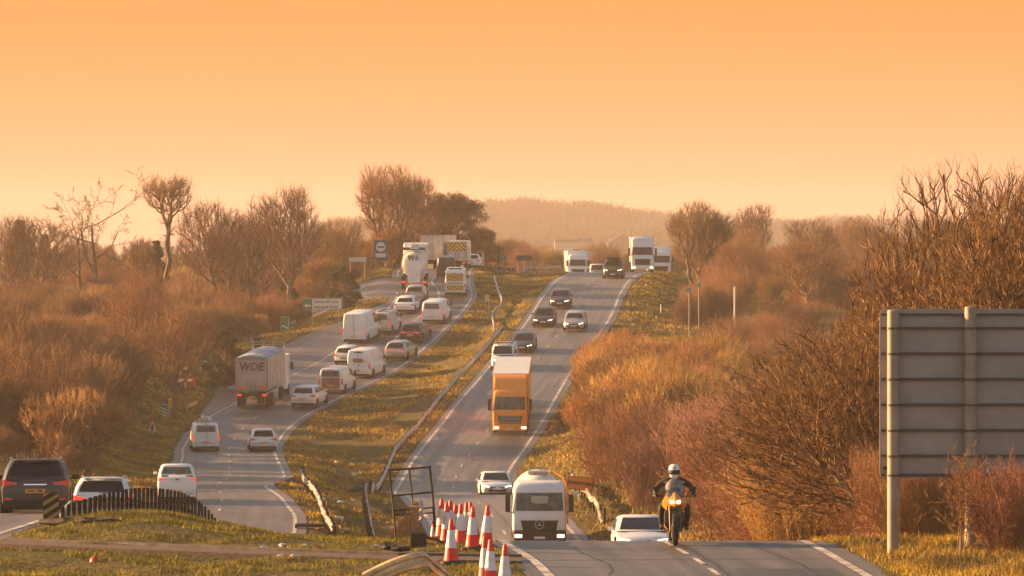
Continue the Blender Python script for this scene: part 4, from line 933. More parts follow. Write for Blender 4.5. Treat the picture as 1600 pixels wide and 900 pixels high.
c = car('tall_van', 'tallest white van of the queue, with plain closed rear doors', 'van', 2.02, 5.6, 2.55, P_white, 'van', belt=1.3, doors=True, rearglass=False, brake=True)
place(c, 553, 387, 'L', yaw=R(-7))
c = car('dirty_van', 'dirty pale van with clutter on its roof, right of the tallest van', 'van', 1.86, 4.6, 1.92, P_dirty, 'van', belt=1.15, doors=True, brake=True, glass=M_glassl); q = MB(); q.tube([(-.3, .5, 1.98), (-.3, 2.6, 1.98)], .09, 8, P_dirty); q.tube([(-.7, .6, 1.95), (.7, .6, 1.95)], .025, 6, M_steel); q.tube([(-.7, 2.4, 1.95), (.7, 2.4, 1.95)], .025, 6, M_steel); q.build('roof_rack', M_steel, c)
place(c, 594, 393, 'L', yaw=R(-6))
place(car('dark_coupe', 'dark blue-grey coupe with red lamps in the right lane', 'car', 1.90, 4.6, 1.50, P_dark, 'hatch', brake=True, lightbar=True), 641, 388, 'L', yaw=R(-5))
place(car('saloon_car', 'white saloon car ahead of the dirty pale van', 'car', 1.88, 4.7, 1.42, P_white, 'saloon', wipe=False), 631, 409, 'L', yaw=R(-3))
place(car('white_van', 'white van with a rear window, right of the white saloon', 'van', 1.88, 4.8, 1.95, P_white, 'van', belt=1.15, brake=True, glass=M_glassl), 675, 401, 'L', yaw=R(-4))
place(car('silver_car', 'silver hatchback following the tanker lorry with blue and black letters', 'car', 1.80, 4.3, 1.50, P_silver, 'hatch'), 648, 419, 'L', yaw=R(-1))
# chevron van
c = car('chevron_van', 'white van with yellow chevrons across its rear doors', 'van', 2.0, 5.4, 2.45, P_white, 'van', belt=1.3, rearglass=False, brake=False)
def chevrons(c, w, z0, z1, band, y=-.016, m1=M_yellow, m2=M_chevr, gap=None):
    q = MB(); q.slab((-w, y, z0), (w, y, z0), (w, y, z1), (-w, y, z1), .008, m1); k = z0 - w
    while k < z1:
        for s in (-1, 1):
            poly = [(0, k + w), (s * w, k), (s * w, k + band), (0, k + band + w)]
            # clip to the panel between z0 and z1
            def clip(pl, zc, up):
                r_ = []
                for i in range(len(pl)):
                    a, b = pl[i], pl[(i + 1) % len(pl)]; ia = (a[1] >= zc) == up or a[1] == zc; ib = (b[1] >= zc) == up or b[1] == zc
                    if ia: r_.append(a)
                    if ia != ib: f = (zc - a[1]) / (b[1] - a[1]); r_.append((a[0] + (b[0] - a[0]) * f, zc))
                return r_
            poly = clip(clip(poly, z0, True), z1, False)
            if len(poly) >= 3: q.prism(poly, y - .014, y - .009, 'y', m2)
        k += band * 2
    return q.build('chevron_panel', m1, c)
chevrons(c, .78, 1.45, 2.15, .16); chevrons(c, .80, .52, 1.02, .16)
q = MB(); q.rbox((0, -.02, 1.22), (1.5, .02, .22), .03, P_silver, 'y'); q.build('door_strip', P_silver, c)
q = MB(); q.rbox((0, 1.2, 2.50), (1.3, .25, .12), .05, M_plas, 'y'); q.build('roof_light_bar', M_plas, c)
place(c, 711, 425, 'L', yaw=R(-1))

# --- lorries
def axle_wheels(t, ys_, w, r=.50, wd=.30):
    for y in ys_:
        for s in (-1, 1): wheel(t, s * (w - wd / 2 - .02), y, r, wd)
# tipper lorry with WDE letters
t = thing('tipper_lorry', 'tipper lorry with the letters WDE on its grey tailgate', 'lorry')
M_alu = mat('tipper_body_aluminium', (.50, .46, .42), .45, .25, var=.12, scale=1); M_tarp = mat('blue_grey_tarpaulin', (.25, .30, .38), .7, var=.3, scale=.8)
q = MB(); q.slab((-1.25, 0, 1.35), (1.25, 0, 1.35), (1.25, 0, 3.75), (-1.25, 0, 3.75), -.06, M_alu); q.build('tailgate', M_alu, t)
q = MB()
for s in (-1, 1): q.box((s * 1.22, 4.0, 2.55), (.07, 8.0, 2.38), M_alu)
q.box((0, 4, 1.40), (2.4, 7.9, .1), M_alu); q.box((0, 8.0, 2.55), (2.5, .07, 2.4), M_alu)
for s in (-1, 1):
    for y in np.arange(.8, 8, 1.2): q.box((s * 1.27, y, 2.5), (.04, .08, 2.3), M_alu)
q.build('tipper_body', M_alu, t)
q = MB()
for s in (-1, 1): q.box((s * 1.21, -.09, 2.55), (.09, .07, 2.5), M_steel)
q.box((0, -.09, 3.75), (2.5, .07, .10), M_steel); q.box((0, -.09, 1.36), (2.5, .07, .10), M_steel); q.box((0, -.08, 1.75), (.06, .04, .7), M_steel); q.box((-.3, -.08, 1.75), (.04, .04, .7), M_steel); q.box((.3, -.08, 1.75), (.04, .04, .7), M_steel); q.build('tailgate_frame', M_steel, t)
q = MB(); q.loft([[(-1.2, y, 3.78), (-.6, y, 3.95 - .05 * (k % 2)), (0, y, 4.02 - .08 * (k % 2)), (.6, y, 3.95 - .05 * (k % 2)), (1.2, y, 3.78)] for k, y in enumerate(np.arange(-.05, 8.1, .8))], M_tarp, cap=True); q.build('tarpaulin', M_tarp, t)
q = MB()
for x in (-1.2, -.4, .4, 1.2): q.cyl((x, 7.9, 3.7), (x, 7.9, 4.35), .03, m=M_steel)
q.cyl((-1.2, 7.9, 4.35), (1.2, 7.9, 4.35), .035, m=M_steel); q.cyl((-1.2, 7.9, 4.15), (1.2, 7.9, 4.15), .025, m=M_steel); q.build('tarpaulin_hoop', M_steel, t)
q = MB(); q.box((0, 4.6, .95), (.9, 9.0, .35), M_under); q.box((0, .1, .95), (2.3, .12, .22), M_under); q.build('chassis', M_under, t)
for s in (-1, 1):
    q = MB(); q.box((s * .95, -.12, 1.0), (.34, .06, .16), M_redlit); q.build('tail_light', M_redlit, t)
    q = MB(); q.box((s * .80, -.115, 1.62), (.62, .012, .18), M_amber); q.build('reflective_board', M_amber, t)
    q = MB(); q.slab((s * .7 - .28, -.1, .35), (s * .7 + .28, -.1, .35), (s * .7 + .28, -.1, .85), (s * .7 - .28, -.1, .85), .01, M_plas); q.build('mudflap', M_plas, t)
q = MB(); q.box((0, -.03, .82), (.52, .02, .11), M_platey); q.build('rear_number_plate', M_platey, t)
text('WDE', .85, mat('dark_grey_lettering', (.07, .075, .08), .6), t, (-.05, -.065, 3.12), shear=.18, sx=.95, bold=.018)
q = MB(); q.rbox((0, 9.6, 1.95), (2.45, 1.9, 2.6), .25, P_white, 'z'); q.build('cab', P_white, t, 40)
q = MB(); q.rbox((0, 10.52, 2.3), (2.1, .06, .85), .1, M_glass, 'y'); q.build('windscreen', M_glass, t)
for s in (-1, 1): q = MB(); q.rbox((s * 1.42, 10.1, 2.3), (.2, .15, .6), .05, M_plas, 'y'); q.build('cab_mirror', M_plas, t, 40)
axle_wheels(t, (1.0, 2.35, 6.9, 9.8), 1.25); place(t, 394, 337, 'L', yaw=R(1.5))
# shift so rear centre falls where the photo has it

def cab(t, m, W=2.48, H=3.0, y0=0.0, lit=True, star=False, grille_m=None, deep=1.9, glass=None, zb=.45, screen=(1.72, 2.55), lower=None):
    """front-facing lorry cab, its nose at y = y0 pointing +y"""
    w = W / 2; q = MB(); rings = []
    for z, f, ww in ((zb + .1, .02, .97), (zb + .35, .06, 1.0), (screen[0] - .1, .05, 1.0), (screen[0], .02, 1.0), (screen[1], -.14, .96), (H - .32, -.18, .955), (H - .14, -.26, .93), (H - .04, -.38, .87), (H, -.55, .76)):
        ww *= w; y1 = y0 + f; rings.append([(-ww, y0 - deep, z), (ww, y0 - deep, z), (ww, y1 - .22, z), (ww - .06, y1 - .07, z), (ww - .22, y1, z), (0, y1 + .05, z), (-ww + .22, y1, z), (-ww + .06, y1 - .07, z), (-ww, y1 - .22, z)])
    q.loft(rings, m); q.build('cab', m, t, 38)
    q = MB()
    def wp(z, off=.02):
        f = .02 + (-.16) * (z - screen[0]) / (screen[1] - screen[0]); ww = w * (1 - .04 * (z - screen[0]) / (screen[1] - screen[0])); y1 = y0 + f + off
        return [(-ww + .07, y1 - .10, z), (-ww + .22, y1, z), (0, y1 + .05, z), (ww - .22, y1, z), (ww - .07, y1 - .10, z)]
    q.loft([wp(screen[0] + .02), wp((screen[0] + screen[1]) / 2), wp(screen[1] - .05)], glass or M_glassl, cap=False, closed=False); q.build('windscreen', glass or M_glassl, t, 50)
    g = MB(); gm = grille_m or M_plas; zt = screen[0] - .42; g.prism([(-.86, zt), (.86, zt), (.74, zb + .28), (-.74, zb + .28)], y0 + .03, y0 + .115, 'y', M_plas)
    for z in np.linspace(zb + .36, zt - .06, 6): g.box((0, y0 + .125, z), (1.5, .03, .045), gm)
    g.build('grille', M_plas, t)
    q = MB(); q.rbox((0, y0 - .02, zb + .10), (W * .985, .32, .46), .12, lower or m, 'z'); q.build('front_bumper', lower or m, t, 40)
    for s in (-1, 1):
        q = MB(); q.rbox((s * (w - .26), y0 + .145, zb + .08), (.34, .06, .15), .05, M_headlit if lit else M_clear, 'y'); q.build('headlight', M_headlit, t)
        q = MB(); q.rbox((s * (w + .22), y0 - .15, screen[0] + .35), (.22, .16, .80), .06, M_plas, 'y'); q.tube([(s * (w - .02), y0 - .2, screen[0] + .78), (s * (w + .2), y0 - .15, screen[0] + .7)], .025, 6, M_plas); q.tube([(s * (w - .02), y0 - .2, screen[0] - .1), (s * (w + .2), y0 - .15, screen[0] + .0)], .025, 6, M_plas); q.build('cab_mirror', M_plas, t, 40)
        q = MB(); q.slab((s * (w + .008), y0 - 1.3, screen[0] + .05), (s * (w + .008), y0 - .5, screen[0] + .05), (s * (w * .97 + .008), y0 - .55, screen[1] - .08), (s * (w * .97 + .008), y0 - 1.2, screen[1] - .08), .01 * s, M_glass); q.build('side_window', M_glass, t)
    q = MB(); q.rbox((0, y0 + .16, zb + .0), (.5, .02, .11), .01, M_platew, 'y'); q.build('front_number_plate', M_platew, t)
    q = MB()
    for k in (-.5, .2): q.box((k, y0 + .08, screen[0] + .05), (.6, .02, .02), M_plas)
    q.build('windscreen_wiper', M_plas, t)
M_silverp = mat('silver_plain', (.5, .49, .47), .5)
# tanker lorry coming towards us
t = thing('tanker_lorry', 'white tanker lorry with a round star badge coming over the near crest', 'lorry')
cab(t, P_white, 2.45, 2.92, 0, True, glass=M_glassl, screen=(1.62, 2.50), lower=M_plas, zb=.42)
q = MB(); q.tube([(.2 * math.cos(k * .3142), .165, 1.02 + .2 * math.sin(k * .3142)) for k in range(21)], .014, 6, M_silverp)
for a in (90, 210, 330):
    ca, sa = math.cos(R(a)), math.sin(R(a)); q.prism([(-sa * .028, ca * .028), (ca * .19, sa * .19), (sa * .028, -ca * .028)], .15, .175, 'y', M_silverp, (0, 0, 1.02))
q.build('star_badge', M_silverp, t, 40)
q = MB(); q.prism([(-.36, 1.98), (-.42, 2.28), (-.2, 2.32), (.38, 2.32), (.40, 2.05), (.2, 1.96)], .02, .03, 'y', mat('cab_rear_window_pale', (.42, .43, .36), .5)); 
q.lathe([(.001, -7.6), (.72, -7.55), (1.05, -7.3), (1.15, -6.9), (1.15, -2.9), (1.02, -2.45), (.7, -2.2), (.001, -2.12)], 28, mat('tank_ivory', (.72, .68, .60), .4, var=.08), (0, 0, 1.95), 'y'); q.build('tank', None, t, 40)
q = MB(); q.box((0, -4.5, .95), (.9, 8.2, .3), M_under); q.build('chassis', M_under, t)
q = MB(); q.box((0, -3.4, 3.16), (.85, .9, .16), M_steel); q.tube([(-.45, -3, 3.1), (-.45, -3, 3.38), (.45, -3, 3.38), (.45, -3, 3.1)], .025, 6, M_steel); q.tube([(-.45, -3.9, 3.1), (-.45, -3.9, 3.36), (.45, -3.9, 3.36), (.45, -3.9, 3.1)], .025, 6, M_steel); q.build('tank_walkway', M_steel, t)
q = MB(); q.tube([(-1.33, -1.9, .9), (-1.33, -1.95, 2.5), (-1.15, -2.2, 3.0), (-.6, -2.4, 3.36)], .035, 6, P_orange); q.build('tank_hoop', P_orange, t, 50)
for x in np.linspace(-.26, .26, 7):
    if abs(x) > .03: pass
axle_wheels(t, (-1.25, -5.2, -6.5), 1.22); place(t, 843, 204, 'R', yaw=R(0))
t.rotation_euler.z = math.pi + heading('R', 215) * .2
# orange lorry
t = thing('orange_lorry', 'orange curtain-sided lorry with a tall wind deflector in the southbound lane', 'lorry')
M_grl = mat('silver_grille', (.45, .44, .42), .35, .5)
cab(t, P_orange, 2.46, 3.15, 0, True, grille_m=M_grl, screen=(1.75, 2.72), glass=M_glassl, zb=.42)
q = MB(); q.loft([[(-1.18, -.45, 3.02), (1.18, -.45, 3.02), (1.2, -1.75, 3.02), (-1.2, -1.75, 3.02)], [(-1.12, -.62, 3.3), (1.12, -.62, 3.3), (1.2, -1.75, 3.3), (-1.2, -1.75, 3.3)], [(-1.08, -1.05, 3.75), (1.08, -1.05, 3.75), (1.2, -1.75, 3.8), (-1.2, -1.75, 3.8)], [(-1.12, -1.6, 4.08), (1.12, -1.6, 4.08), (1.2, -1.8, 4.08), (-1.2, -1.8, 4.08)]], P_orange); q.build('wind_deflector', P_orange, t, 50)
q = MB(); q.tube([(-1.0, -.40, 3.0), (-.6, -.28, 2.93), (0, -.25, 2.9), (.6, -.28, 2.93), (1.0, -.40, 3.0)], .05, 6, P_white); q.build('sun_visor', P_white, t, 50)
q = MB(); q.box((0, -8.6, 2.62), (2.55, 13.0, 2.95), P_orange); q.build('trailer', P_orange, t)
q = MB(); q.box((0, -8.6, 4.115), (2.57, 13.04, .045), P_white); q.build('trailer_roof', P_white, t)
q = MB(); q.box((0, -8, 1.0), (1.0, 12, .3), M_under); q.build('chassis', M_under, t)
for s in (-1, 1): q = MB(); q.loft([[(s * .62, -.52, 3.2), (s * .68, -.5, 3.2), (s * .65, -.6, 3.22)], [(s * .35, -.9, 3.66), (s * .42, -.88, 3.64), (s * .38, -.95, 3.66)]], P_white); 
axle_wheels(t, (-1.3, -4.6, -11.0, -12.3, -13.6), 1.25); place(t, 797, 316, 'R', yaw=R(3))
# white articulated lorry on the far crest
def artic(label, m, px, d, yaw=0, H=3.75, group=None, lit=True, trailer=P_white):
    t = thing('articulated_lorry', label, 'lorry', group=group); cab(t, m, 2.46, H, 0, lit, screen=(1.85, 2.75), glass=M_glass, zb=.42)
    q = MB(); q.box((0, -8.6, 2.5), (2.54, 13.0, 2.8), trailer); q.build('trailer', trailer, t)
    axle_wheels(t, (-1.3, -4.6, -11, -12.3), 1.25); return place(t, px, d, 'R', yaw=yaw)
artic('tall white articulated lorry breasting the far crest on the right', P_white, 1004, 486, R(2), 3.8)
artic('hazy white lorry following just right of the tall white one', P_white, 1033, 545, R(2), 3.3, lit=False)
artic('hazy white lorry leading the far group left of the dark pickup', P_white, 903, 600, R(2), 3.4, lit=False)
artic('hazy high lorry at the back of the far group', P_white, 921, 650, R(2), 3.9, lit=False)
c = car('far_van', 'hazy white van right of the far group of lorries', 'van', 1.95, 5, 2.1, P_white, 'van', belt=1.2); oncoming(c, 933, 585, 5)
# tanker lorry with WS letters
t = thing('tanker_lorry', 'ivory tanker lorry with blue and black letters WS on its round rear', 'lorry')
M_ivory = mat('tank_cream', (.66, .60, .52), .4, var=.1, scale=1)
q = MB(); q.lathe([(.001, .05), (.7, .1), (1.05, .3), (1.2, .62), (1.22, 1.0), (1.22, 9.5), (1.0, 10), (.001, 10.2)], 28, M_ivory, (0, 0, 2.35), 'y'); q.build('tank', M_ivory, t, 40)
q = MB(); q.rbox((0, .0, 1.72), (1.22, .22, 2.1), .08, P_white, 'y'); q.build('rear_cabinet', P_white, t, 40)
q = MB()
for s in (-1, 1): q.cyl((s * .25, -.13, 1.45), (s * .25, -.09, 1.45), .06, m=M_amber)
q.box((.0, -.115, 1.9), (.05, .01, .05), M_plas); q.build('cabinet_latch', M_plas, t)
text('W', .62, mat('black_blue_lettering', (.02, .03, .05), .5), t, (-.28, -.0, 3.08), bold=.02); text('S', .62, mat('blue_lettering', (.04, .22, .42), .5), t, (.27, -.0, 3.08), bold=.02)
q = MB(); q.rbox((0, .12, 3.08), (1.25, .12, .5), .1, M_ivory, 'y'); q.build('name_panel', M_ivory, t)
q = MB(); q.tube([(-1.1, .5, 3.5), (-1.15, .5, 3.85), (1.15, .5, 3.85), (1.1, .5, 3.5)], .05, 6, M_plas); q.box((0, 5, 3.66), (.7, 8, .06), M_steel); q.box((-.75, 3, 3.72), (.7, 1.2, .18), M_plas); q.box((.75, 3, 3.72), (.6, 1.2, .18), M_plas); q.build('tank_walkway', M_steel, t)
q = MB(); q.box((0, .0, .72), (2.4, .12, .22), mat('red_white_board', (.55, .10, .07), .5)); q.build('bumper_board', None, t)
q = MB(); q.box((0, 5, 1.0), (1.0, 9.5, .25), M_under); q.build('chassis', M_under, t)
for s in (-1, 1): q = MB(); q.box((s * .98, -.08, .76), (.40, .05, .18), M_redlit); q.build('tail_light', M_redlit, t)
axle_wheels(t, (1.4, 2.7, 4.0), 1.25); q = MB(); q.rbox((0, 11.6, 2.1), (2.4, 2.0, 2.9), .2, P_white, 'z'); q.build('cab', P_white, t, 40); wheel(t, 1.08, 11.9, .5, .3); wheel(t, -1.08, 11.9, .5, .3)
place(t, 647, 431, 'L', yaw=R(-1))
# box lorries beyond
def box_lorry(label, px, d, W, H, m, yaw=0, chev=False, lit=True):
    t = thing('box_lorry', label, 'lorry'); q = MB(); q.rbox((0, 4, (H + 1.0) / 2), (W, 8, H - 1.0), .06, m, 'y'); q.build('cargo_box', m, t, 40)
    q = MB()
    for s in (-1, 1): q.box((s * (W / 2 - .03), -.03, (H + 1) / 2), (.09, .05, H - 1.0), M_steel); q.box((s * .12, -.03, (H + 1) / 2), (.03, .05, H - 1.3), M_steel)
    q.box((0, -.03, H - .04), (W, .05, .08), M_steel); q.build('door_frame', M_steel, t)
    q = MB(); q.box((0, 4.5, .85), (.9, 9, .3), M_under); q.box((0, .0, .62), (W * .9, .1, .14), M_under); q.build('chassis', M_under, t)
    for s in (-1, 1): q = MB(); q.box((s * (W / 2 - .25), -.03, .82), (.3, .05, .12), M_redlit if lit else M_redlamp); q.build('tail_light', M_redlamp, t)
    q = MB(); q.rbox((0, 9.2, 1.6), (W * .95, 1.9, 2.2), .2, P_white, 'z'); q.build('cab', P_white, t, 40)
    if chev: chevrons(t, W / 2 - .12, H - 1.0, H - .15, .2, -.06)
    axle_wheels(t, (1.6, 9.4), W / 2, .45); return place(t, px, d, 'L', yaw=yaw)
box_lorry('pale box lorry standing right behind the ivory tanker', 675, 468, 2.4, 3.6, P_dirty, R(-8))
box_lorry('tall dark curtain-sided lorry ahead of the pale box lorry', 692, 505, 2.5, 4.0, mat('brown_curtain', (.24, .19, .16), .7, var=.2), R(-3), lit=False)
box_lorry('boxy maintenance lorry with chevrons across the top of its rear', 714, 462, 2.0, 3.0, P_dirty, R(-2), chev=True)
c = car('dark_van', 'dark van between the ivory tanker and the chevron van', 'van', 1.9, 4.8, 2.05, P_black, 'van', belt=1.2); place(c, 697, 446, 'L')
for px, d, m, kind, H, lab in ((737, 488, P_white, 'suv', 1.65, 'white SUV first of the parked-looking line at the far left crest'), (744, 520, P_dirty, 'van', 2.1, 'pale van behind the white SUV in the far line of cars'), (752, 535, P_dark, 'hatch', 1.5, 'dark car in the middle of the far line of cars'), (761, 585, P_red, 'hatch', 1.5, 'red car with a pale roof in the far line of cars'), (768, 620, P_red, 'suv', 1.6, 'furthest red car at the right end of the far line')):
    place(car('far_car', lab, 'van' if kind == 'van' else 'car', 1.84, 4.3, H, m, kind, brake=(m is P_red)), px, d, 'L')
# --- southbound (we see their fronts)
def onc(name, lab, px, d, Ln, **k): c = car(name, lab, k.pop('cat', 'car'), Ln=Ln, lights='on', **k); return oncoming(c, px, d, Ln)
c = onc('white_car', 'white car with dark windscreen just behind the motorcycle', 1006, 149, 4.4, W=1.86, H=1.46, paint_=P_white, kind='hatch')
onc('white_hatchback', 'white hatchback with a diamond badge on the dip beyond the traffic cones', 777, 245, 4.1, W=1.80, H=1.46, paint_=P_white, kind='hatch', badge=True)
c = onc('white_van', 'white van with a roof rack behind the orange lorry', 784, 356, 4.6, W=1.86, H=1.85, paint_=P_white, kind='van', belt=1.15, cat='van')
q = MB(); [q.tube([(-.7, y, 1.96), (.7, y, 1.96)], .03, 6, M_plas) for y in (-3.4, -2.6, -1.6)]; [q.tube([(x, -3.5, 1.9), (x, -1.5, 1.9)], .03, 6, M_plas) for x in (-.65, .65)]; q.rbox((0, -1.9, 1.98), (1.1, .2, .1), .03, M_amber, 'y'); q.build('roof_rack', M_plas, c)
onc('dark_saloon', 'dark saloon with bright lamps above the orange lorry', 815, 368, 4.5, W=1.84, H=1.46, paint_=P_dark, kind='saloon')
onc('grey_car', 'grey-brown car second of the three behind the orange lorry', 848, 390, 4.4, W=1.84, H=1.48, paint_=P_grey, kind='hatch')
onc('dark_suv', 'dark SUV with white lamps third behind the orange lorry', 874, 406, 4.5, W=1.86, H=1.55, paint_=P_dark, kind='suv')
onc('pale_car', 'pale car half hidden behind the golden hawthorns', 896, 386, 4.4, W=1.84, H=1.5, paint_=P_silver, kind='suv')
c = onc('dark_pickup', 'dark off-road pickup with a roof box near the far crest', 957, 450, 5.0, W=2.05, H=1.85, paint_=P_green, kind='pickup', cat='pickup truck', wheels_r=.42, belt=1.25, glass=M_glass)
q = MB(); q.rbox((0, -2.3, 1.98), (1.3, 1.5, .22), .1, M_plas, 'y'); q.build('roof_box', M_plas, c)
# ---------------------------------------------------------------- barriers
M_galv = mat('galvanised_rail', (.42, .39, .36), .42, .55, var=.25, scale=1.5); M_white_rail = mat('weathered_white_rail', (.50, .46, .40), .55, .2, col2=(.10, .075, .05), scale=2.2, detail=8)
M_beige = mat('rusty_cream_rail', (.62, .42, .22), .5, .15, var=.3, scale=3, detail=8)
M_timber = mat('dark_timber_post', (.016, .012, .010), .9, var=.4, scale=6); M_timber2 = mat('brown_timber_post', (.27, .15, .07), .85, var=.35, scale=8)
M_iron = mat('black_iron', (.02, .018, .016), .6, .3)
def dense(pts, step):
    q = []
    ys_ = [p[1] for p in pts]; s = 1 if ys_[-1] > ys_[0] else -1; pp = pts if s > 0 else pts[::-1]
    f = pchip([p[1] for p in pp], [p[0] for p in pp]); n = max(2, int(abs(ys_[-1] - ys_[0]) / step) + 1)
    return [(float(f(y)), float(y)) for y in np.linspace(pp[0][1], pp[-1][1], n)]
def barrier(label, pts, m=M_galv, side=1, post_m=None, pstep=2.4, h=.70, pw=.10, ph=None, drop=(0, 0), wav=0.0, postside=0.0, step=1.0, beam=True, name='crash_barrier', tilt=0):
    t = thing(name, label, 'crash barrier', (pts[0][0], pts[0][1], G(*pts[0]))); o = Vector(t.location)
    q = dense(pts, step); n = len(q); rings = []; rg = random.Random(len(label))
    prof = [(0, .0), (.07, -.03), (.08, -.08), (.015, -.13), (.015, -.18), (.08, -.23), (.07, -.28), (0, -.31), (-.012, -.31), (.055, -.27), (.065, -.23), (.0, -.19), (.0, -.12), (.065, -.08), (.055, -.04), (-.012, 0)]
    for i, (x, y) in enumerate(q):
        e = min(1, i / max(1, drop[0])) if drop[0] else 1; e2 = min(1, (n - 1 - i) / max(1, drop[1])) if drop[1] else 1
        z = G(x, y) + h * (.15 + .85 * float(sst(min(e, e2)))); wx = wav * rg.uniform(-1, 1); wz = wav * rg.uniform(-.5, .5)
        rings.append([(x + side * a + wx - o.x, y - o.y, z + b + wz - o.z) for a, b in prof])
    if beam: b = MB(); b.loft(rings, m); b.build('rail', m, t, 50)
    q = dense(pts, pstep)
    for i, (x, y) in enumerate(q[:100]):
        z = G(x, y); hh = ((ph(x, y) if callable(ph) else ph) or h) * (1 + rg.uniform(-.03, .03) * (not callable(ph))); b = MB()
        b.box((x - o.x - side * .07 + postside, y - o.y, z + hh / 2 - .1 - o.z), (pw, pw * 1.3, hh + .2), post_m or M_steel, Matrix.Rotation(rg.uniform(-.04, .04), 3, 'Y')); b.build('post', post_m or M_steel, t)
    return t
barrier('long galvanised barrier along the median beside the southbound road', [(-7.5, 238), (-7.9, 270), (-7.8, 298), (-6.4, 322), (-4.87, 341), (-3.6, 354.5), (-2.4, 366), (-.6, 391)], M_galv, 1, M_iron, drop=(8, 4), wav=.006, pstep=1.7, h=.78)
barrier('short kinked barrier on the upper median near the far crest', [(-1.55, 390), (-1.75, 402), (-.92, 414), (-1.4, 430), (-1.75, 444)], M_galv, -1, drop=(2, 2), wav=.03)
barrier('battered white-topped barrier leaning by the end of the northbound turning lane', [(-7.7, 193), (-8.6, 205), (-9.6, 221), (-11.0, 240), (-12.4, 263)], M_white_rail, -1, M_timber, drop=(0, 2), wav=.01, pw=.16)
barrier('thin barrier on dark posts in the middle of the lower median', [(-6.05, 196), (-6.9, 215), (-7.6, 232), (-8.1, 250)], M_white_rail, 1, M_timber, drop=(0, 3), wav=.01, pw=.16, pstep=1.6)
barrier('curved barrier end on the right verge below the orange sign', [(4.35, 214), (3.85, 224), (3.45, 234), (3.25, 246)], M_white_rail, -1, M_timber, drop=(4, 0), wav=.03, h=.8)
barrier('low barrier arching over the far crest by the dark sign', [(1.0, 474), (3.0, 478), (5.6, 484)], M_galv, -1, drop=(1, 1), step=.8, h=.85, ph=.6, pstep=1.0)
barrier('low dark barrier at the far crest beneath the blue round sign', [(-1.6, 468), (.3, 472)], M_iron, -1, step=.8, pstep=1, h=.6)
ARC = tab((109, -6.10), (117.5, -6.28), (127, -6.59), (135.5, -7.03), (141.5, -7.42), (150, -8.21), (158, -9.43), (164, -10.3))
# row of dark posts at the bottom left
t = barrier('curving row of dark wooden posts carrying a rail, bottom left', [(-11.1, 109.5), (-11.02, 116), (-10.95, 125), (-10.75, 140), (-10.5, 154), (-10.35, 161)], M_galv, -1, M_timber, pstep=1.25, h=.45, ph=lambda x, y: min(1.15, max(.3, float(ARC(y)) - G(x, y))), pw=.085, postside=.05, drop=(3, 6))
q = MB(); q.slab((-.22, -1.3, -.05), (.16, -1.3, -.05), (.16, -1.3, .80), (-.22, -1.3, .80), -.03, M_iron)
for k in range(4): q.prism([(-.22, .02 + k * .22), (.16, .26 + k * .22), (.16, min(.78, .36 + k * .22)), (-.22, .12 + k * .22)] if .26 + k * .22 < .78 else [(-.22, .68), (-.04, .79), (-.22, .79)], -1.35, -1.34, 'y', mat('faded_yellow_stripe', (.30, .20, .07), .6))
q.build('striped_end_plate', M_iron, t)
# barrier end by the cones
t = barrier('barrier on brown timber posts ending among the traffic cones', [(-2.05, 98.5), (-2.13, 104), (-2.5, 112), (-2.95, 122), (-3.4, 132), (-3.8, 145)], M_white_rail, 1, M_timber2, pstep=1.45, h=.86, ph=.86, pw=.14, wav=.015, step=.7, postside=-.02)
q = MB(); q.box((.0, -.1, .12), (.34, .4, .34), M_iron); q.tube([(.15, -.1, .2), (.4, .2, .12), (.6, .3, .02)], .03, 5, M_iron); q.build('concrete_footing', M_iron, t)
# cream rail terminal at the bottom edge
t = thing('crash_barrier', 'cream curved rail end close to the camera below the traffic cones', 'crash barrier', (-1.9, 86, G(-1.9, 86))); rings = []
for k in range(15):
    f = k / 14; x = -.95 + 1.62 * f; y = -.9 + 1.3 * f - .5 * math.sin(f * math.pi) * .3; z = .29 + .36 * math.sin(min(1, f * 1.25) * math.pi * .55) - (.42 * max(0, f - .72) / .28 if f > .72 else 0); w_ = 1.0 if f < .7 else 1 - .2 * (f - .7)
    rings.append([(x - b_ * .35, y - a_ * 1.2, z + b_ * w_) for a_, b_ in [(0, 0), (.07, -.03), (.08, -.08), (.015, -.13), (.015, -.18), (.08, -.23), (.07, -.28), (0, -.31), (-.012, -.31), (.055, -.27), (.065, -.23), (0, -.19), (0, -.12), (.065, -.08), (.055, -.04), (-.012, 0)]])
q = MB(); q.loft(rings, M_beige); q.build('rail', M_beige, t, 50)
for k, (x, y) in enumerate(((-.5, -.35), (.45, .35))): q = MB(); q.box((x, y, .15), (.12, .14, .6), M_timber2 if k else M_iron); q.build('post', M_timber2, t)

# ---------------------------------------------------------------- signs
M_signback = mat('grey_sign_back', (.30, .275, .25), .6, .15, var=.1, scale=2.2, detail=8); M_railback = mat('dark_sign_rail', (.075, .060, .052), .6, .2); M_pole = mat('galvanised_pole', (.27, .23, .18), .6, .0, var=.15, scale=2)
M_sgreen = mat('sign_green', (.02, .16, .055), .5); M_swhite = mat('sign_white', (.62, .58, .52), .5); M_sblue = mat('sign_blue', (.04, .075, .15), .6); M_sback = mat('sign_back_dark', (.06, .06, .05), .6, .2); M_sred = mat('sign_red', (.50, .035, .03), .5); M_sor = mat('sign_orange', (.72, .22, .03), .5)
zb = -4.77; zt = -1.138; d = 96.0; x0 = 7.9; x1 = 12.9; gy = G(8.6, d)
t = thing('direction_sign', 'large grey sign seen from behind on two round poles at the right edge', 'sign', (7.5, d, G(7.5, d))); o = Vector(t.location)
q = MB(); r_c = .12; lp = []
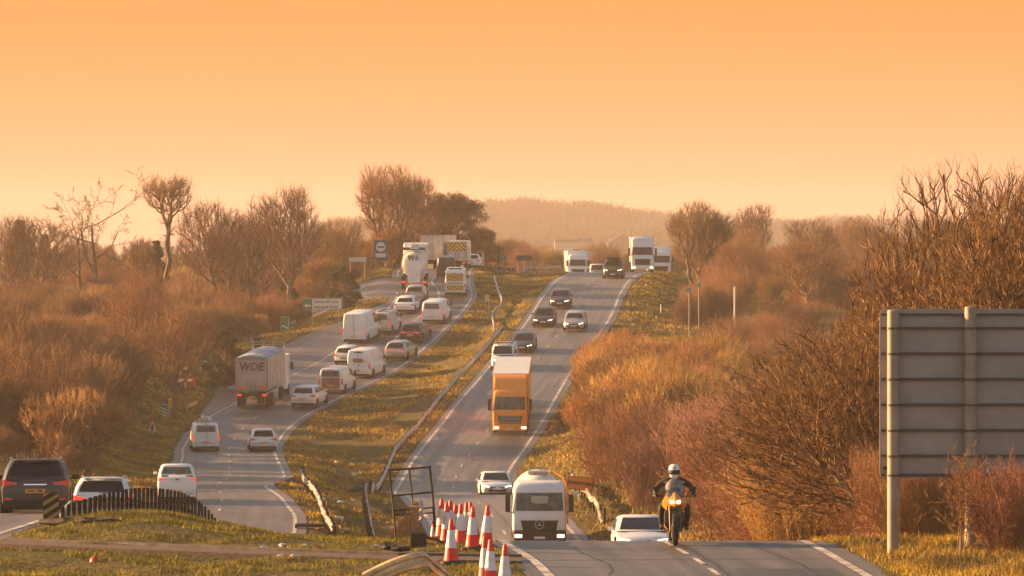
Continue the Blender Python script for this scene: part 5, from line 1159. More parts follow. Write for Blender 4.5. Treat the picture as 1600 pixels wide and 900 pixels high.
for cx_, cz_, a0 in ((x0 + r_c, zt - r_c, 90), (x0 + r_c, zb + r_c, 180), (x1 - r_c, zb + r_c, 270), (x1 - r_c, zt - r_c, 0)):
    for k in range(5): a = R(a0 + k * 22.5); lp.append((cx_ + r_c * math.cos(a) - o.x, cz_ + r_c * math.sin(a) - o.z))
q.prism(lp, .26, .30, 'y', M_signback); q.build('panel', M_signback, t)
for r_ in (492, 513, 553, 593, 633, 673, 713, 743):
    z = -(r_ - 400) * d / F - o.z; q = MB(); q.box(((x0 + x1) / 2 - o.x, .225, z), (x1 - x0 - .04, .07, .055 if r_ > 500 else .03), M_railback); q.box(((x0 + x1) / 2 - o.x, .20, z + .02), (x1 - x0 - .06, .03, .012), M_railback); q.build('stiffening_rail', M_railback, t)
for px in (1396, 1517, 1640):
    x = PX(px, d) - o.x; gzz = G(x + o.x, d) - o.z; q = MB(); q.cyl((x, .06, gzz - .2), (x, .06, zt + (.02 if px > 1400 else -.05) - o.z), .128, n=24, m=M_pole); q.lathe([(.12, 0), (.131, .0), (.115, .03), (.001, .04)], 24, M_pole, (x, .06, zt + (.02 if px > 1400 else -.05) - o.z)); pole = q.build('pole', M_pole, t, 40)
    for r_ in (513, 553, 593, 633, 673, 713, 743):
        z = -(r_ - 400) * d / F - o.z; q = MB(); q.lathe([(.132, -.024), (.142, -.024), (.142, .024), (.132, .024)], 20, M_railback, (x, .06, z)); q.build('clamp', M_railback, pole)
q = MB(); q.rbox((x0 + .12 - o.x, .17, zb + .22 - o.z), (.12, .12, .07), .01, M_iron, 'y'); q.build('junction_box', M_iron, t)

def sign(label, px, row0, row1, wpx, d, build, posts=(-.3, .3), pr=.035, name='road_sign', back=None, postm=None, cat='sign'):
    x = PX(px, d); g_ = G(x, d); t = thing(name, label, cat, (x, d, g_)); z0 = -(row1 - 400) * d / F - g_; z1 = -(row0 - 400) * d / F - g_; w_ = wpx * d / F
    for p in posts: q = MB(); q.cyl((p * w_, .05, -.2), (p * w_, .05, z1 + .03), pr, m=postm or M_pole, n=8); q.build('post', M_pole, t, 40)
    build(t, w_, z0, z1); return t
def panel(t, x0, x1, z0, z1, m, y=0.0, nm='panel', th=.03): q = MB(); q.rbox(((x0 + x1) / 2, y, (z0 + z1) / 2), (x1 - x0, th, z1 - z0), .04, m, 'y'); return q.build(nm, m, t)
def b_dir(t, w_, z0, z1):
    panel(t, -w_ / 2, w_ / 2, z0 - .02, z1 + .1, mat('sign_frame_grey', (.30, .27, .22), .6), .02, 'backing'); panel(t, -w_ / 2 + .04, -w_ / 2 + .82, z0 + .05, z1 - .02, M_sgreen, -.01, 'arrow_panel'); p = panel(t, -w_ / 2 + .84, w_ / 2 - .1, z0 + .05, z1 - .02, M_swhite, -.01)
    q = MB(); zc = (z0 + z1) / 2 - .12; q.prism([(-.28, 0), (-.02, .2), (-.02, .06), (.30, .06), (.30, -.06), (-.02, -.06), (-.02, -.2)], -.04, -.03, 'y', M_swhite, (-w_ / 2 + .42, 0, zc)); q.build('arrow', M_swhite, t)
    text('Stoney Hill Lane', .36, M_ink, p, (.32, -.03, zc + .36), name='place_name', sx=.92, bold=.004); text('Industrial Estate', .36, M_ink, p, (.32, -.03, zc - .12), name='place_name', sx=.92, bold=.004)
sign('wide white direction sign with a green arrow panel on its left', 504, 467, 484, 62, 402, b_dir, (-.24, .42))
def bars(n):
    def f(t, w_, z0, z1):
        panel(t, -w_ / 2, w_ / 2, z0, z1, M_swhite, 0); p = panel(t, -w_ / 2 + .03, w_ / 2 - .03, z0 + .03, z1 - .03, M_sgreen, -.02); h_ = (z1 - z0)
        for k in range(n):
            zc = z0 + h_ * (.25 + .2 * k); q = MB(); q.prism([(-w_ * .38, zc + .12), (w_ * .38, zc - .12), (w_ * .38, zc - .02), (-w_ * .38, zc + .22)], -.045, -.04, 'y', M_swhite); q.build('bar', M_swhite, p)
    return f
sign('green countdown marker with one white bar below the direction sign', 445, 495, 517, 13, 392, bars(1), (0,))
sign('green countdown marker with two white bars left of the tipper lorry', 321, 553, 577, 14.5, 362, bars(2), (0,))
sign('dull green countdown marker with three white bars, above the warning triangle', 256, 632, 655, 14, 330, bars(3), (0,))
def b_tri(t, w_, z0, z1):
    s = w_ / 2
    q = MB(); q.prism([(-s, z0), (s, z0), (.04, z1), (-.04, z1)], 0, .03, 'y', M_sred); p = q.build('panel', M_sred, t); q = MB(); k = .70; zc = z0 + (z1 - z0) * .38
    q.prism([(-s * k, z0 + .10), (s * k, z0 + .10), (0, z1 - .2)], -.012, -.006, 'y', M_swhite); q.build('white_field', M_swhite, p)
    q = MB(); q.prism([(-.06, z0 + .16), (.07, z0 + .16), (.07, z0 + .62), (-.06, z0 + .62)], -.022, -.015, 'y', M_ink); q.prism([(-.2, z0 + .34), (-.06, z0 + .34), (-.06, z0 + .42), (-.2, z0 + .42)], -.022, -.015, 'y', M_ink); q.build('junction_symbol', M_ink, p)
sign('white warning triangle with a red border showing a side junction', 238, 653, 677, 23, 318, b_tri, (0,), name='warning_sign')
def b_serv(t, w_, z0, z1):
    p = panel(t, -w_ / 2, w_ / 2, z0, z1, M_sblue, -.01); h_ = z1 - z0
    q = MB(); q.lathe([(.001, -.01), (w_ * .34, -.01), (w_ * .34, 0), (.001, 0)], 24, M_swhite, (0, -.035, z0 + h_ * .66), 'y'); q.build('white_disc', M_swhite, p)
    q = MB(); q.box((0, -.06, z0 + h_ * .66), (w_ * .5, .015, .14), M_ink); q.box((0, -.06, z0 + h_ * .66 - .03), (w_ * .44, .02, .12), M_sback); q.build('dark_band', M_ink, p); panel(p, -w_ * .38, w_ * .38, z0 + h_ * .16, z0 + h_ * .36, M_swhite, -.035, 'white_strip', .01)
sign('blue services sign with a white disc and white strip, left skyline', 595, 375, 407, 22, 455, b_serv, (-.35, .35), .05)
sign('small white sign on two legs left of the blue services sign', 559, 402, 409, 27, 452, lambda t, w_, a, b: panel(t, -w_ / 2, w_ / 2, a, b, M_swhite, -.01), (-.42, .42), .05)
sign('small yellow plate on two thin legs in the upper median', 761, 460, 471, 7, 402, lambda t, w_, a, b: panel(t, -w_ / 2, w_ / 2, a, b, mat('plate_faded_yellow', (.62, .42, .16), .6), -.01), (-.35, .35), .025, 'marker_plate')
sign('wide dark sign seen from behind at the far crest', 819, 399, 407, 25, 478, lambda t, w_, a, b: panel(t, -w_ / 2, w_ / 2, a, b, M_sback, -.01), (-.40, .0, .42), .035)
def b_round(m1, m2=None):
    def f(t, w_, a, b):
        q = MB(); q.lathe([(.001, -.02), (w_ / 2, -.02), (w_ / 2, .01), (.001, .01)], 20, m1, (0, 0, (a + b) / 2), 'y'); p = q.build('disc', m1, t)
        if m2: q = MB(); q.prism([(-.16, -.12), (.0, .05), (-.08, .05), (.06, .17), (.18, .05), (.1, .05), (-.06, -.17)], -.04, -.025, 'y', m2, (0, 0, (a + b) / 2)); q.build('arrow', m2, p)
    return f
sign('blue round keep-left sign with a white arrow at the far crest', 787, 396, 406, 10, 476, b_round(M_sblue, M_swhite), (0,), .04)
sign('left one of two round signs seen from behind above the golden hawthorns', 1077, 447, 460, 8, 384, b_round(M_signback), (0,), .05)
sign('right and taller of two round signs seen from behind above the golden hawthorns', 1092, 439, 452, 8, 392, b_round(M_signback), (0,), .05)
def b_orange(t, w_, a, b):
    q = MB(); q.rbox((0, 0, 0), (w_ + .06, .03, b - a + .06), .03, M_iron, 'y'); q.rbox((0, -.025, 0), (w_, .02, b - a), .03, M_sor, 'y'); p = q.build('panel', None, t); p.location.z = (a + b) / 2; p.rotation_euler = (0, R(7), 0)
    text('ROADWORKS', .22, M_ink, p, (0, -.05, 0), bold=.008)
    q = MB(); q.tube([(-.35, .1, a), (-.5, -.1, .0)], .04, 6, M_swhite); q.tube([(-.15, .1, a), (-.02, .3, 0)], .04, 6, M_swhite); q.rbox((-.3, .05, a - .15), (.5, .08, .2), .05, M_swhite, 'y'); q.build('folding_stand', M_swhite, t, 40)
sign('tilted orange temporary sign right of the oncoming tanker lorry', 907, 746, 765, 38, 226, b_orange, (), name='temporary_sign')
for px, d, h_, r_, lab, m in ((1148, 385, 4.2, .075, 'tall cream marker post in the scrub on the far right', M_ivory), (1033, 408, .75, .07, 'short white marker post on the sunlit right verge near the crest', M_swhite), (948, 176, .9, .05, 'white-topped marker post on the right verge behind the white car', M_swhite), (392, 372, 1.9, .05, 'slim pale post beside the dark bin above the tipper lorry', M_pole), (779, 476, 2.1, .06, 'dark post left of the blue round sign', M_iron)):
    x = PX(px, d); t = thing('marker_post', lab, 'post', (x, d, G(x, d))); q = MB(); q.cyl((0, 0, -.2), (0, 0, h_), r_, m=m, n=8); q.lathe([(r_ * 1.0, h_), (r_ * 1.25, h_), (r_ * 1.25, h_ + .06), (.001, h_ + .09)], 8, m); q.build('shaft', m, t, 40); q = MB(); q.box((0, -r_ - .004, h_ * .85), (r_ * 1.1, .01, .12), M_amber if m is M_swhite else m); q.build('reflector', m, t)
x = PX(402, 382); t = thing('grit_bin', 'dark bin on the verge above the tipper lorry', 'bin', (x, 382, G(x, 382))); q = MB(); q.rbox((0, 0, .42), (.62, .5, .85), .06, M_iron, 'z'); q.build('bin_body', M_iron, t); q = MB(); q.loft([[(-.34, -.28, .86), (.34, -.28, .86), (.34, .28, .86), (-.34, .28, .86)], [(-.28, -.2, 1.0), (.28, -.2, 1.0), (.28, .24, 1.04), (-.28, .24, 1.04)]], M_iron); q.build('lid', M_iron, t)

# ---------------------------------------------------------------- traffic cones and the iron frame
M_cred = mat('cone_red', (.80, .024, .010), .45, var=.1, scale=4); M_cwhite = mat('cone_sleeve_white', (.70, .67, .66), .4, var=.14, scale=5); M_crub = mat('cone_rubber_base', (.035, .03, .03), .8)
def make_cone(h=.92, rb=.165, rt=.035):
    t = thing('traffic_cone', 'x', 'traffic cone'); r_ = lambda z: rb + (rt - rb) * (z / h)
    q = MB(); q.rbox((0, 0, .025), (.42, .42, .05), .06, M_crub, 'z'); q.lathe([(.19, .05), (.175, .075), (.1, .075)], 20, M_crub); q.build('base', M_crub, t, 40)
    q = MB(); q.lathe([(r_(.05) + .012, .05), (r_(.08), .08), (r_(h * .36), h * .36)], 20, M_cred); q.build('cone_foot', M_cred, t, 40); q = MB(); q.lathe([(r_(h * .75), h * .75), (r_(h * .97), h * .97), (rt * .7, h), (.001, h)], 20, M_cred); q.build('cone_tip', M_cred, t, 40)
    q = MB(); q.lathe([(r_(h * .36) + .004, h * .355), (r_(h * .75) + .004, h * .755)], 20, M_cwhite, (0, 0, 0)); q.build('reflective_sleeve', M_cwhite, t, 40); return t
cone0 = None
cones = [(690, 103.5, 0, 'traffic cone beside the right foot of the black iron frame'), (705, 103.0, 2, 'cone directly behind the reddest near cone'), (714, 108.5, -1, 'tallest-standing cone at the back of the cluster'), (711, 106.5, 1, 'cone whose tip peeks out left of the tallest back cone'),
 (729, 104.6, 0, 'left one of the two cones side by side at the back right'), (741, 103.8, -6, 'leaning cone at the back right of the cluster'), (720, 98.8, 0, 'slim dark-looking cone in the middle of the cluster'), (738, 96.4, -6, 'leaning cone with a big black rubber foot in front of the others'),
 (759, 97.6, -4, 'cone standing apart right of the cluster on the grass edge'), (698, 100.4, 0, 'low-looking cone tip just left of the brightest red cone'), (705, 92.2, 0, 'brightest cone standing alone in front, right of the dark footing'), (759, 86.8, 3, 'left cone of the overlapping pair at the bottom edge'), (767, 85.6, -3, 'right cone of the overlapping pair at the bottom edge'), (789, 84.2, 0, 'cone at the bottom edge nearest the white road line'), (677, 106.0, 0, 'small pale cone behind the right leg of the iron frame')]
for i, (px, d, tl, lab) in enumerate(cones):
    x = PX(px, d)
    if cone0 is None: t = cone0 = make_cone(); t['label'] = lab; t['group'] = 'traffic cones clustered on the median'
    else: t = copy_tree(cone0, None, None, lab, 'traffic cones clustered on the median')
    if i == 14: t.scale = (.6, .6, .6)
    t.location = (x, d, G(x, d) + .01); t.rotation_euler = (R(tl * .3), R(-tl), R(i * 37))
d = 104.2; x = PX(645, d); t = thing('iron_frame', 'empty black iron sign frame leaning on the median beside the cones', 'metal frame', (x, d, G(x, d)))
def FP(px, row): return (PX(px, d) - x, (row - 835) * -.0004, -(row - 400) * d / F - t.location.z)
for a, b, r_, nm in (((608, 733), (618, 838), .026, 'upright'), ((671, 728), (681, 838), .03, 'upright'), ((639, 733), (646, 797), .020, 'upright'), ((608, 735), (671, 730), .020, 'crossbar'), ((613, 775), (675, 769), .020, 'crossbar'), ((615, 798), (678, 793), .016, 'crossbar'), ((616, 805), (679, 801), .016, 'crossbar')):
    q = MB(); q.tube([FP(*a), FP((a[0] + b[0]) / 2 + .6, (a[1] + b[1]) / 2), FP(*b)], r_, 6, M_iron); q.build(nm, M_iron, t, 60)

# ---------------------------------------------------------------- roadworks clutter by the left verge
t = None
for k, (px, d, dz, rz, lab) in enumerate(((283, 346, 0, .3, 'left red and white plastic barrier of the roadworks heap'), (297, 347, .0, -.4, 'right red and white plastic barrier of the roadworks heap'), (290, 346.4, 1.0, .05, 'plastic barrier lying on top of the roadworks heap'))):
    x = PX(px, d); b_ = thing('plastic_barrier', lab, 'barrier', (x, d, G(x, d) + dz), rz, 'red and white barriers heaped on the left verge'); q = MB(); q.rbox((0, 0, .72), (.95, .08, .34), .04, M_cred, 'y'); q.build('top_board', M_cred, b_)
    q = MB(); q.rbox((0, -.05, .72), (.42, .02, .22), .03, M_cwhite, 'y'); q.build('white_patch', M_cwhite, b_)
    for s in (-1, 1): q = MB(); q.box((s * .42, 0, .45), (.07, .07, .9), M_cred if s > 0 else M_cwhite); q.box((s * .42, 0, .03), (.1, .5, .06), M_crub); q.build('leg', M_cred, b_)
x = PX(268, 334); t = thing('yellow_box', 'yellow lidded box beside the three-bar marker sign', 'box', (x, 334, G(x, 334))); q = MB(); q.rbox((0, 0, .35), (.5, .5, .7), .08, mat('box_yellow', (.62, .36, .04), .6), 'z'); q.build('box_body', None, t, 40); q = MB(); q.loft([[(-.28, -.28, .7), (.28, -.28, .7), (.28, .28, .7), (-.28, .28, .7)], [(-.2, -.2, .84), (.2, -.2, .84), (.2, .2, .84), (-.2, .2, .84)]]); q.build('lid', mat('box_yellow', (0, 0, 0)), t)
x = PX(296, 337); t = thing('folded_sign', 'flat pale board lying on the verge below the roadworks heap', 'board', (x, 337, G(x, 337) + .06)); q = MB(); q.rbox((0, 0, 0), (1.3, .5, .06), .1, mat('board_pale_orange', (.55, .28, .12), .6), 'z'); q.build('board_face', None, t).rotation_euler = (R(30), R(-24), 0)

# ---------------------------------------------------------------- litter and debris on the median
def crumple(name, lab, cat, x, y, s, m, seed, flat=.4, group=None):
    rg = random.Random(seed); bm = bmesh.new(); bmesh.ops.create_icosphere(bm, subdivisions=2, radius=1)
    for v in bm.verts: k = rg.uniform(.55, 1.25); v.co = Vector((v.co.x * k, v.co.y * k, v.co.z * k * flat))
    bmesh.ops.scale(bm, vec=(s, s * .8, s), verts=bm.verts); me = bpy.data.meshes.new(name); bm.to_mesh(me); bm.free(); me.materials.append(m)
    o = bpy.data.objects.new(name, me); COL.objects.link(o); o.location = (x, y, G(x, y) + s * flat * .5); return tag(o, lab, cat, group)
M_lit = mat('litter_white', (.62, .58, .54), .6); M_deb = mat('black_rubber_debris', (.03, .024, .02), .8)
for k, (px, row) in enumerate(((525, 781), (531, 786), (547, 778), (552, 782), (478, 735), (528, 810), (533, 831), (539, 828), (500, 782), (552, 718), (526, 722), (555, 742), (565, 620), (594, 570), (668, 520), (443, 852), (476, 852), (411, 857), (438, 868), (460, 872), (412, 866))):
    lo, hi = (80, 480) if row < 845 else (90, 112); best = None
    for d in np.arange(195 if row < 845 else 90, 470 if row < 845 else 108, .5):
        x = PX(px, d)
        e = abs(400 - G(x, d) * F / d - row)
        if best is None or e < best[0]: best = (e, x, d)
    s_ = (.13 + .07 * (k % 3)) if row < 845 else .07 + .04 * (k % 2)
    crumple('litter', 'scrap of pale litter lying in the grass of the median', 'litter', best[1], best[2], s_, M_lit, k, .4, 'scraps of pale litter on the median')
crumple('tyre_debris', 'black torn tyre scrap in the grass left of the dark footing', 'debris', PX(604, 97.5), 97.5, .26, M_deb, 50, .35); crumple('tyre_debris', 'second black tyre scrap touching the dark footing', 'debris', PX(628, 97.2), 97.2, .22, M_deb, 51, .35)
crumple('mud_heap', 'heap of dark mud and dead plants by the striped end plate', 'mud heap', PX(92, 105), 105, .55, mat('dark_mud', (.045, .028, .02), .95), 52, .22); crumple('mud_heap', 'spread of dark mud along the foot of the post row', 'mud heap', PX(150, 104), 104, .5, mat('dark_mud', (0, 0, 0)), 55, .15)
crumple('litter', 'crumpled blue scrap in the grass behind the post row', 'litter', PX(218, 112), 112, .10, mat('litter_blue', (.05, .12, .22), .6), 53, .6); crumple('litter', 'small red scrap in the grass below the long grass mound', 'litter', PX(497, 98), 98, .08, M_sred, 54, .6)
x = PX(148, 93.5); t = thing('red_marker', 'red dome lying in the grass at the bottom left', 'marker', (x, 93.5, G(x, 93.5))); q = MB(); q.lathe([(.11, 0), (.10, .07), (.06, .12), (.001, .14)], 16, mat('dome_red', (.50, .05, .02), .4)); q.lathe([(.12, 0), (.12, .015), (.1, .02)], 16, M_crub); q.build('dome', None, t, 50)
x = PX(486, 199); t = thing('drain_grid', 'black iron drain grid at the foot of the battered white barrier', 'drain grid', (x, 199, G(x, 199))); q = MB()
for k in range(6): q.box((0, -.5 + k * .2, .16), (1.35, .06, .1), M_iron)
for s in (-1, 1): q.box((s * .66, 0, .1), (.07, 1.1, .22), M_iron)
q.build('grid', M_iron, t)
x = PX(557, 258); t = thing('wrecked_rail', 'bent dark wreck of a barrier end lying in the lower median', 'debris', (x, 258, G(x, 258))); q = MB(); q.tube([(-.6, 0, .1), (-.3, .1, .35), (.1, 0, .6), (.45, .1, .45), (.5, .1, 0)], [.1, .16, .22, .16, .12], 7, M_iron); q.tube([(-.5, -.1, .3), (0, -.2, .2), (.5, 0, .1)], .1, 6, mat('rust', (.16, .06, .03), .9)); q.build('bent_rail', None, t, 30)

# ---------------------------------------------------------------- far buildings
def shed(label, px, d, wpx, row_t, row_e, m, mr_, dep=14, gable=True):
    w_ = wpx * d / F; x = PX(px, d); g_ = G(x, d) - .3; ze = -(row_e - 400) * d / F - g_; zt_ = -(row_t - 400) * d / F - g_; t = thing('farm_shed', label, 'building', (x, d, g_))
    q = MB(); q.box((0, dep / 2, ze / 2), (w_, dep, ze), m); q.build('wall', m, t); q = MB(); e = w_ / 2 + .3
    if gable: q.loft([[(-e, -.4, ze), (0, -.4, zt_), (e, -.4, ze)], [(-e, dep + .4, ze), (0, dep + .4, zt_), (e, dep + .4, ze)]], mr_)
    else: q.loft([[(-e, -.4, ze), (-e + .4, -.4, zt_), (e - .4, -.4, zt_), (e, -.4, ze)], [(-e, dep + .4, ze), (-e + .4, dep + .4, zt_), (e - .4, dep + .4, zt_), (e, dep + .4, ze)]], mr_)
    q.build('roof', mr_, t)
    q = MB(); q.box((0, -.03, ze * .35), (w_ * .35, .05, ze * .7), M_plas); q.build('door', M_plas, t)
M_shedw = mat('shed_pale_wall', (.45, .36, .28), .7); M_shedr = mat('shed_brown_roof', (.16, .10, .08), .8)
shed('long flat-roofed pale building in the haze beyond the far lorries', 896, 1700, 58, 373, 378, M_shedw, M_shedr, gable=False); shed('brown pitched-roof barn in the haze left of the tall white lorry', 972, 1800, 44, 365, 380, M_shedr, M_shedr)
shed('low pale shed in the haze beside the flat-roofed building', 882, 1500, 26, 388, 391, M_shedw, M_swhite, gable=False)
# ---------------------------------------------------------------- motorcycle and rider
M_byel = mat('fairing_amber', (.62, .25, .025), .3, coat=.4, var=.1); M_engine = mat('engine_black', (.018, .016, .015), .5, .3); M_screen = mat('smoked_screen', (.16, .14, .13), .12, spec=.6, var=.5, scale=9)
M_jack = mat('jacket_black', (.022, .019, .018), .75, var=.5, scale=9); M_jy = mat('jacket_amber_patch', (.42, .22, .04), .6); M_helm = mat('helmet_white', (.75, .73, .70), .25, coat=.5)
t = thing('motorcycle', 'amber and black touring motorcycle with twin lit headlamps on the near crest', 'motorcycle')
for y, r_, wd in ((.78, .315, .12), (-.72, .315, .18)):
    q = MB(); q.lathe([(r_ * .72, -wd / 2), (r_ * .93, -wd / 2), (r_, -wd * .18), (r_ * 1.01, 0), (r_, wd * .18), (r_ * .93, wd / 2), (r_ * .72, wd / 2)], 28, M_tyre, (0, 0, 0), 'x'); w_ = q.build('wheel', M_tyre, t, 50, (0, y, r_))
    q = MB(); q.lathe([(r_ * .74, -.03), (r_ * .66, -.02), (r_ * .66, .02), (r_ * .74, .03)], 24, M_rim, (0, 0, 0), 'x')
    for k in range(5): a = k * 2 * math.pi / 5; q.cyl((0, 0, 0), (0, math.cos(a) * r_ * .7, math.sin(a) * r_ * .7), .018, .014, 6, M_rim)
    q.cyl((-.06, 0, 0), (.06, 0, 0), .045, m=M_rim); q.build('rim', M_rim, w_, 40)
for s in (-1, 1):
    q = MB(); q.tube([(s * .10, .78, .31), (s * .105, .70, .60), (s * .11, .58, .95)], [.028, .032, .034], 10, mat('fork_dark_steel', (.08, .06, .05), .35, .6)); q.build('fork_leg', None, t, 50)
    q = MB(); q.lathe([(.15, -.004), (.15, .004), (.07, .004), (.07, -.004)], 20, M_steel, (s * .075, .78, .315), 'x'); q.build('brake_disc', M_steel, t)
q = MB(); q.loft([[(-.075, .78 + .36 * math.cos(R(a)), .32 + .36 * math.sin(R(a))), (-.05, .78 + .385 * math.cos(R(a)), .32 + .385 * math.sin(R(a))), (.05, .78 + .385 * math.cos(R(a)), .32 + .385 * math.sin(R(a))), (.075, .78 + .36 * math.cos(R(a)), .32 + .36 * math.sin(R(a)))] for a in range(20, 150, 15)], M_engine); q.build('front_mudguard', M_engine, t, 50)
# engine, frame, belly
q = MB(); q.loft([[(s_ * wx, y, z) for s_, wx, z in ((-1, .16, .28), (-1, .21, .45), (-1, .2, .72), (1, .2, .72), (1, .21, .45), (1, .16, .28))] for y in (.42, .2, -.2, -.42)], M_engine); q.rbox((0, .48, .62), (.36, .10, .34), .05, M_engine, 'y'); q.build('engine', M_engine, t, 30)
q = MB()
for k in range(7): q.box((0, .535, .50 + k * .04), (.32, .01, .012), M_steel)
q.build('radiator', M_steel, t)
for s in (-1, 1):
    q = MB(); q.loft([[(s * .12, .66, 1.0), (s * .20, .60, 1.10), (s * .25, .50, 1.02), (s * .13, .60, .92)], [(s * .16, .62, .90), (s * .26, .46, 1.0), (s * .28, .34, .88), (s * .18, .52, .82)], [(s * .17, .50, .82), (s * .24, .34, .88), (s * .24, .20, .78), (s * .16, .40, .74)]], M_byel); q.build('side_fairing', M_byel, t, 40)
    q = MB(); q.loft([[(s * .16, .52, .34), (s * .22, .46, .42), (s * .2, .3, .36), (s * .12, .42, .26)], [(s * .18, .1, .34), (s * .24, .05, .42), (s * .22, -.05, .34), (s * .12, .05, .22)]], M_byel); q.build('belly_fairing', M_byel, t, 40)
q = MB(); q.loft([[(-.16, .58, 1.12), (0, .66, 1.16), (.16, .58, 1.12)], [(-.24, .60, 1.0), (0, .76, 1.02), (.24, .60, 1.0)], [(-.26, .60, .92), (0, .80, .90), (.26, .60, .92)], [(-.16, .62, .87), (0, .78, .85), (.16, .62, .87)]], M_byel, cap=False, closed=False); q.build('nose_fairing', M_byel, t, 50)
for s in (-1, 1):
    q = MB(); q.loft([[(s * .035, .80, .975), (s * .035, .815, .935), (s * .05, .80, .915)], [(s * .11, .765, 1.0), (s * .115, .78, .94), (s * .10, .78, .92)]], mat('bike_lamp_lit', (.9, .85, .7), .2, emit=((1, .85, .6), 1.6))); q.build('headlight', None, t)
q = MB(); q.loft([[(-.17, .64, 1.02), (-.07, .70, .99), (.07, .70, .99), (.17, .64, 1.02)], [(-.22, .56, 1.18), (-.09, .62, 1.17), (.09, .62, 1.17), (.22, .56, 1.18)], [(-.20, .46, 1.33), (-.08, .51, 1.34), (.08, .51, 1.34), (.20, .46, 1.33)], [(-.12, .39, 1.42), (-.05, .42, 1.45), (.05, .42, 1.45), (.12, .39, 1.42)]], M_screen, cap=False, closed=False); sc_ = q.build('windscreen', M_screen, t, 60)
md = sc_.modifiers.new('thick', 'SOLIDIFY'); md.thickness = .008
q = MB(); q.tube([(-.44, .26, 1.08), (-.30, .36, 1.07), (-.1, .42, 1.02), (.1, .42, 1.02), (.30, .36, 1.07), (.44, .26, 1.08)], .016, 8, M_engine); q.build('handlebar', M_engine, t, 50)
for s in (-1, 1):
    q = MB(); q.tube([(s * .27, .50, 1.10), (s * .36, .50, 1.20), (s * .40, .48, 1.22)], .010, 6, M_engine); q.rbox((s * .42, .48, 1.24), (.13, .04, .08), .03, M_engine, 'y'); q.build('mirror', M_engine, t, 40)
    q = MB(); q.tube([(s * .32, .37, 1.07), (s * .42, .44, 1.06), (s * .47, .36, 1.08)], .022, 6, M_engine); q.build('hand_guard', M_engine, t, 50)
q = MB(); q.loft([[(s_ * wx, y, z) for s_, wx, z in ((-1, a, zz - .08), (-1, a * .8, zz), (1, a * .8, zz), (1, a, zz - .08))] for y, a, zz in ((.30, .12, .98), (.1, .17, 1.0), (-.15, .13, .86), (-.5, .16, .87), (-.85, .10, .95))], M_engine); q.build('tank_and_seat', M_engine, t, 40)
q = MB(); q.cyl((-.28, -.05, .36), (.28, -.05, .36), .018, m=M_steel); q.build('footrest', M_steel, t); q = MB(); q.tube([(.18, .1, .3), (.2, -.4, .32), (.2, -.85, .5)], [.04, .05, .055], 10, M_steel); q.build('exhaust', M_steel, t, 50)
q = MB(); q.box((0, .635, .70), (.0, .0, .0)) ; bike = t
BX, BD = PX(1053, 99.6), 99.6; BZ = float(zR(99.6)) + .012
t.location = (BX, BD, BZ); t.rotation_euler = (0, 0, math.pi)

def skin_body(name, joints, edges, m, parent, sub=2):
    me = bpy.data.meshes.new(name); me.from_pydata([j[0] for j in joints], edges, []); o = bpy.data.objects.new(name, me); COL.objects.link(o)
    sk = o.modifiers.new('skin', 'SKIN'); sk.use_smooth_shade = True; sb = o.modifiers.new('sub', 'SUBSURF'); sb.levels = sub; sb.render_levels = sub
    for v, j in zip(me.skin_vertices[0].data, joints): v.radius = (j[1], j[2] if len(j) > 2 else j[1])
    me.skin_vertices[0].data[0].use_root = True
    dg = bpy.context.evaluated_depsgraph_get(); m2 = bpy.data.meshes.new_from_object(o.evaluated_get(dg)); m2.name = name; bpy.data.objects.remove(o)
    m2.materials.clear(); m2.materials.append(m); m2.polygons.foreach_set('use_smooth', [True] * len(m2.polygons))
    o = bpy.data.objects.new(name, m2); COL.objects.link(o); o.parent = parent; return o
p = thing('person', 'motorcyclist in a black jacket and white full-face helmet riding the amber motorcycle', 'person'); p.location = t.location; p.rotation_euler = t.rotation_euler
J = [((0, -.22, .97), .15, .13), ((0, -.15, 1.14), .14, .12), ((0, -.02, 1.30), .17, .13), ((0, .04, 1.41), .12, .10), ((0, .09, 1.47), .055), ((0, .13, 1.56), .085, .10), ((0, .15, 1.62), .07, .09)]
E = [(0, 1), (1, 2), (2, 3), (3, 4), (4, 5), (5, 6)]
for s in (-1, 1):
    i = len(J); J += [((s * .19, .02, 1.38), .085), ((s * .36, .06, 1.27), .068), ((s * .42, .08, 1.17), .062), ((s * .42, .20, 1.11), .05), ((s * .40, .30, 1.09), .036)]
    E += [(3, i), (i, i + 1), (i + 1, i + 2), (i + 2, i + 3), (i + 3, i + 4)]
    i = len(J); J += [((s * .12, -.16, .92), .11), ((s * .24, .08, .84), .095), ((s * .29, .24, .76), .078), ((s * .29, .12, .58), .066), ((s * .27, -.02, .42), .052), ((s * .27, .02, .34), .048), ((s * .27, .16, .33), .040)]
    E += [(0, i)] + [(i + k, i + k + 1) for k in range(6)]
body = skin_body('body', J, E, M_jack, p)
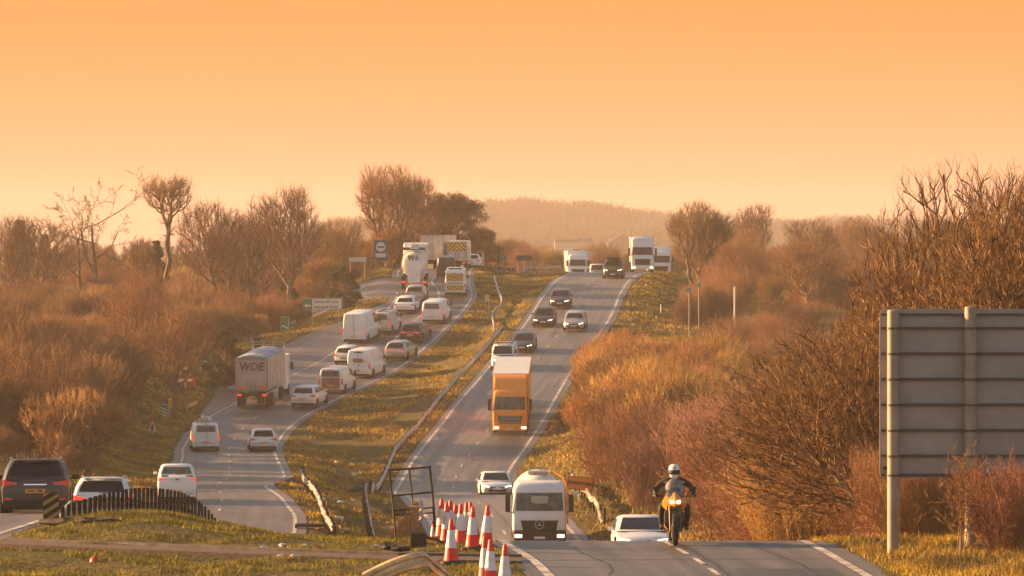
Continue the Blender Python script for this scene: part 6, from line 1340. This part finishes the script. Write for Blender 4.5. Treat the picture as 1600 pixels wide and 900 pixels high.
q = MB(); q.lathe([(.001, -.15), (.09, -.14), (.118, -.09), (.135, -.01), (.138, .05), (.122, .11), (.085, .148), (.04, .162), (.001, .166)], 24, M_helm, (0, 0, 0)); h_ = q.build('helmet', M_helm, p, 60, (0, .14, 1.60)); h_.scale = (.92, 1.12, 1.0)
q = MB(); q.loft([[(.149 * math.sin(R(a)), .158 * math.cos(R(a)), z) for a in range(-66, 67, 11)] for z in (-.065, -.02, .035)], M_plas, cap=False, closed=False); v = q.build('visor', M_plas, h_, 60); md = v.modifiers.new('thick', 'SOLIDIFY'); md.thickness = .006
q = MB(); q.rbox((0, .152, -.11), (.13, .05, .075), .03, M_helm, 'y'); q.build('chin_bar', M_helm, h_, 40); q = MB(); q.rbox((0, .135, .085), (.05, .03, .02), .008, M_plas, 'y'); q.build('vent', M_plas, h_)
for s in (-1, 1):
    q = MB(); q.loft([[(s * .16, .05 + .03, 1.43), (s * .25, .10, 1.37), (s * .24, .02, 1.44)], [(s * .14, .12, 1.38), (s * .22, .13, 1.33), (s * .2, .11, 1.35)]], M_jy); q.build('shoulder_patch', M_jy, body)
    # gloved hand: palm, four unequal curled fingers, thumb
    q = MB(); q.rbox((s * .405, .30, 1.095), (.095, .085, .05), .025, M_jack, 'z')
    for k, (ln, r_) in enumerate(((.036, .0105), (.041, .011), (.038, .0105), (.030, .009))):
        fx = s * (.372 + k * .022); q.tube([(fx, .335, 1.108), (fx, .335 + ln * .7, 1.100), (fx, .335 + ln * .75, 1.075), (fx, .335 + ln * .2, 1.058)], [r_, r_, r_ * .95, r_ * .8], 8, M_jack)
    q.tube([(s * .362, .285, 1.085), (s * .340, .305, 1.070), (s * .335, .335, 1.062)], [.013, .012, .010], 8, M_jack); q.build('glove', M_jack, p, 60)
    q = MB(); q.loft([[(s * .27 + a, y, z) for a, z in ((-.05, .315), (-.055, .36), (0, zt_), (.055, .36), (.05, .315))] for y, zt_ in ((-.09, .44), (0, .44), (.1, .40), (.2, .375))], M_engine); q.build('boot', M_engine, p, 50)
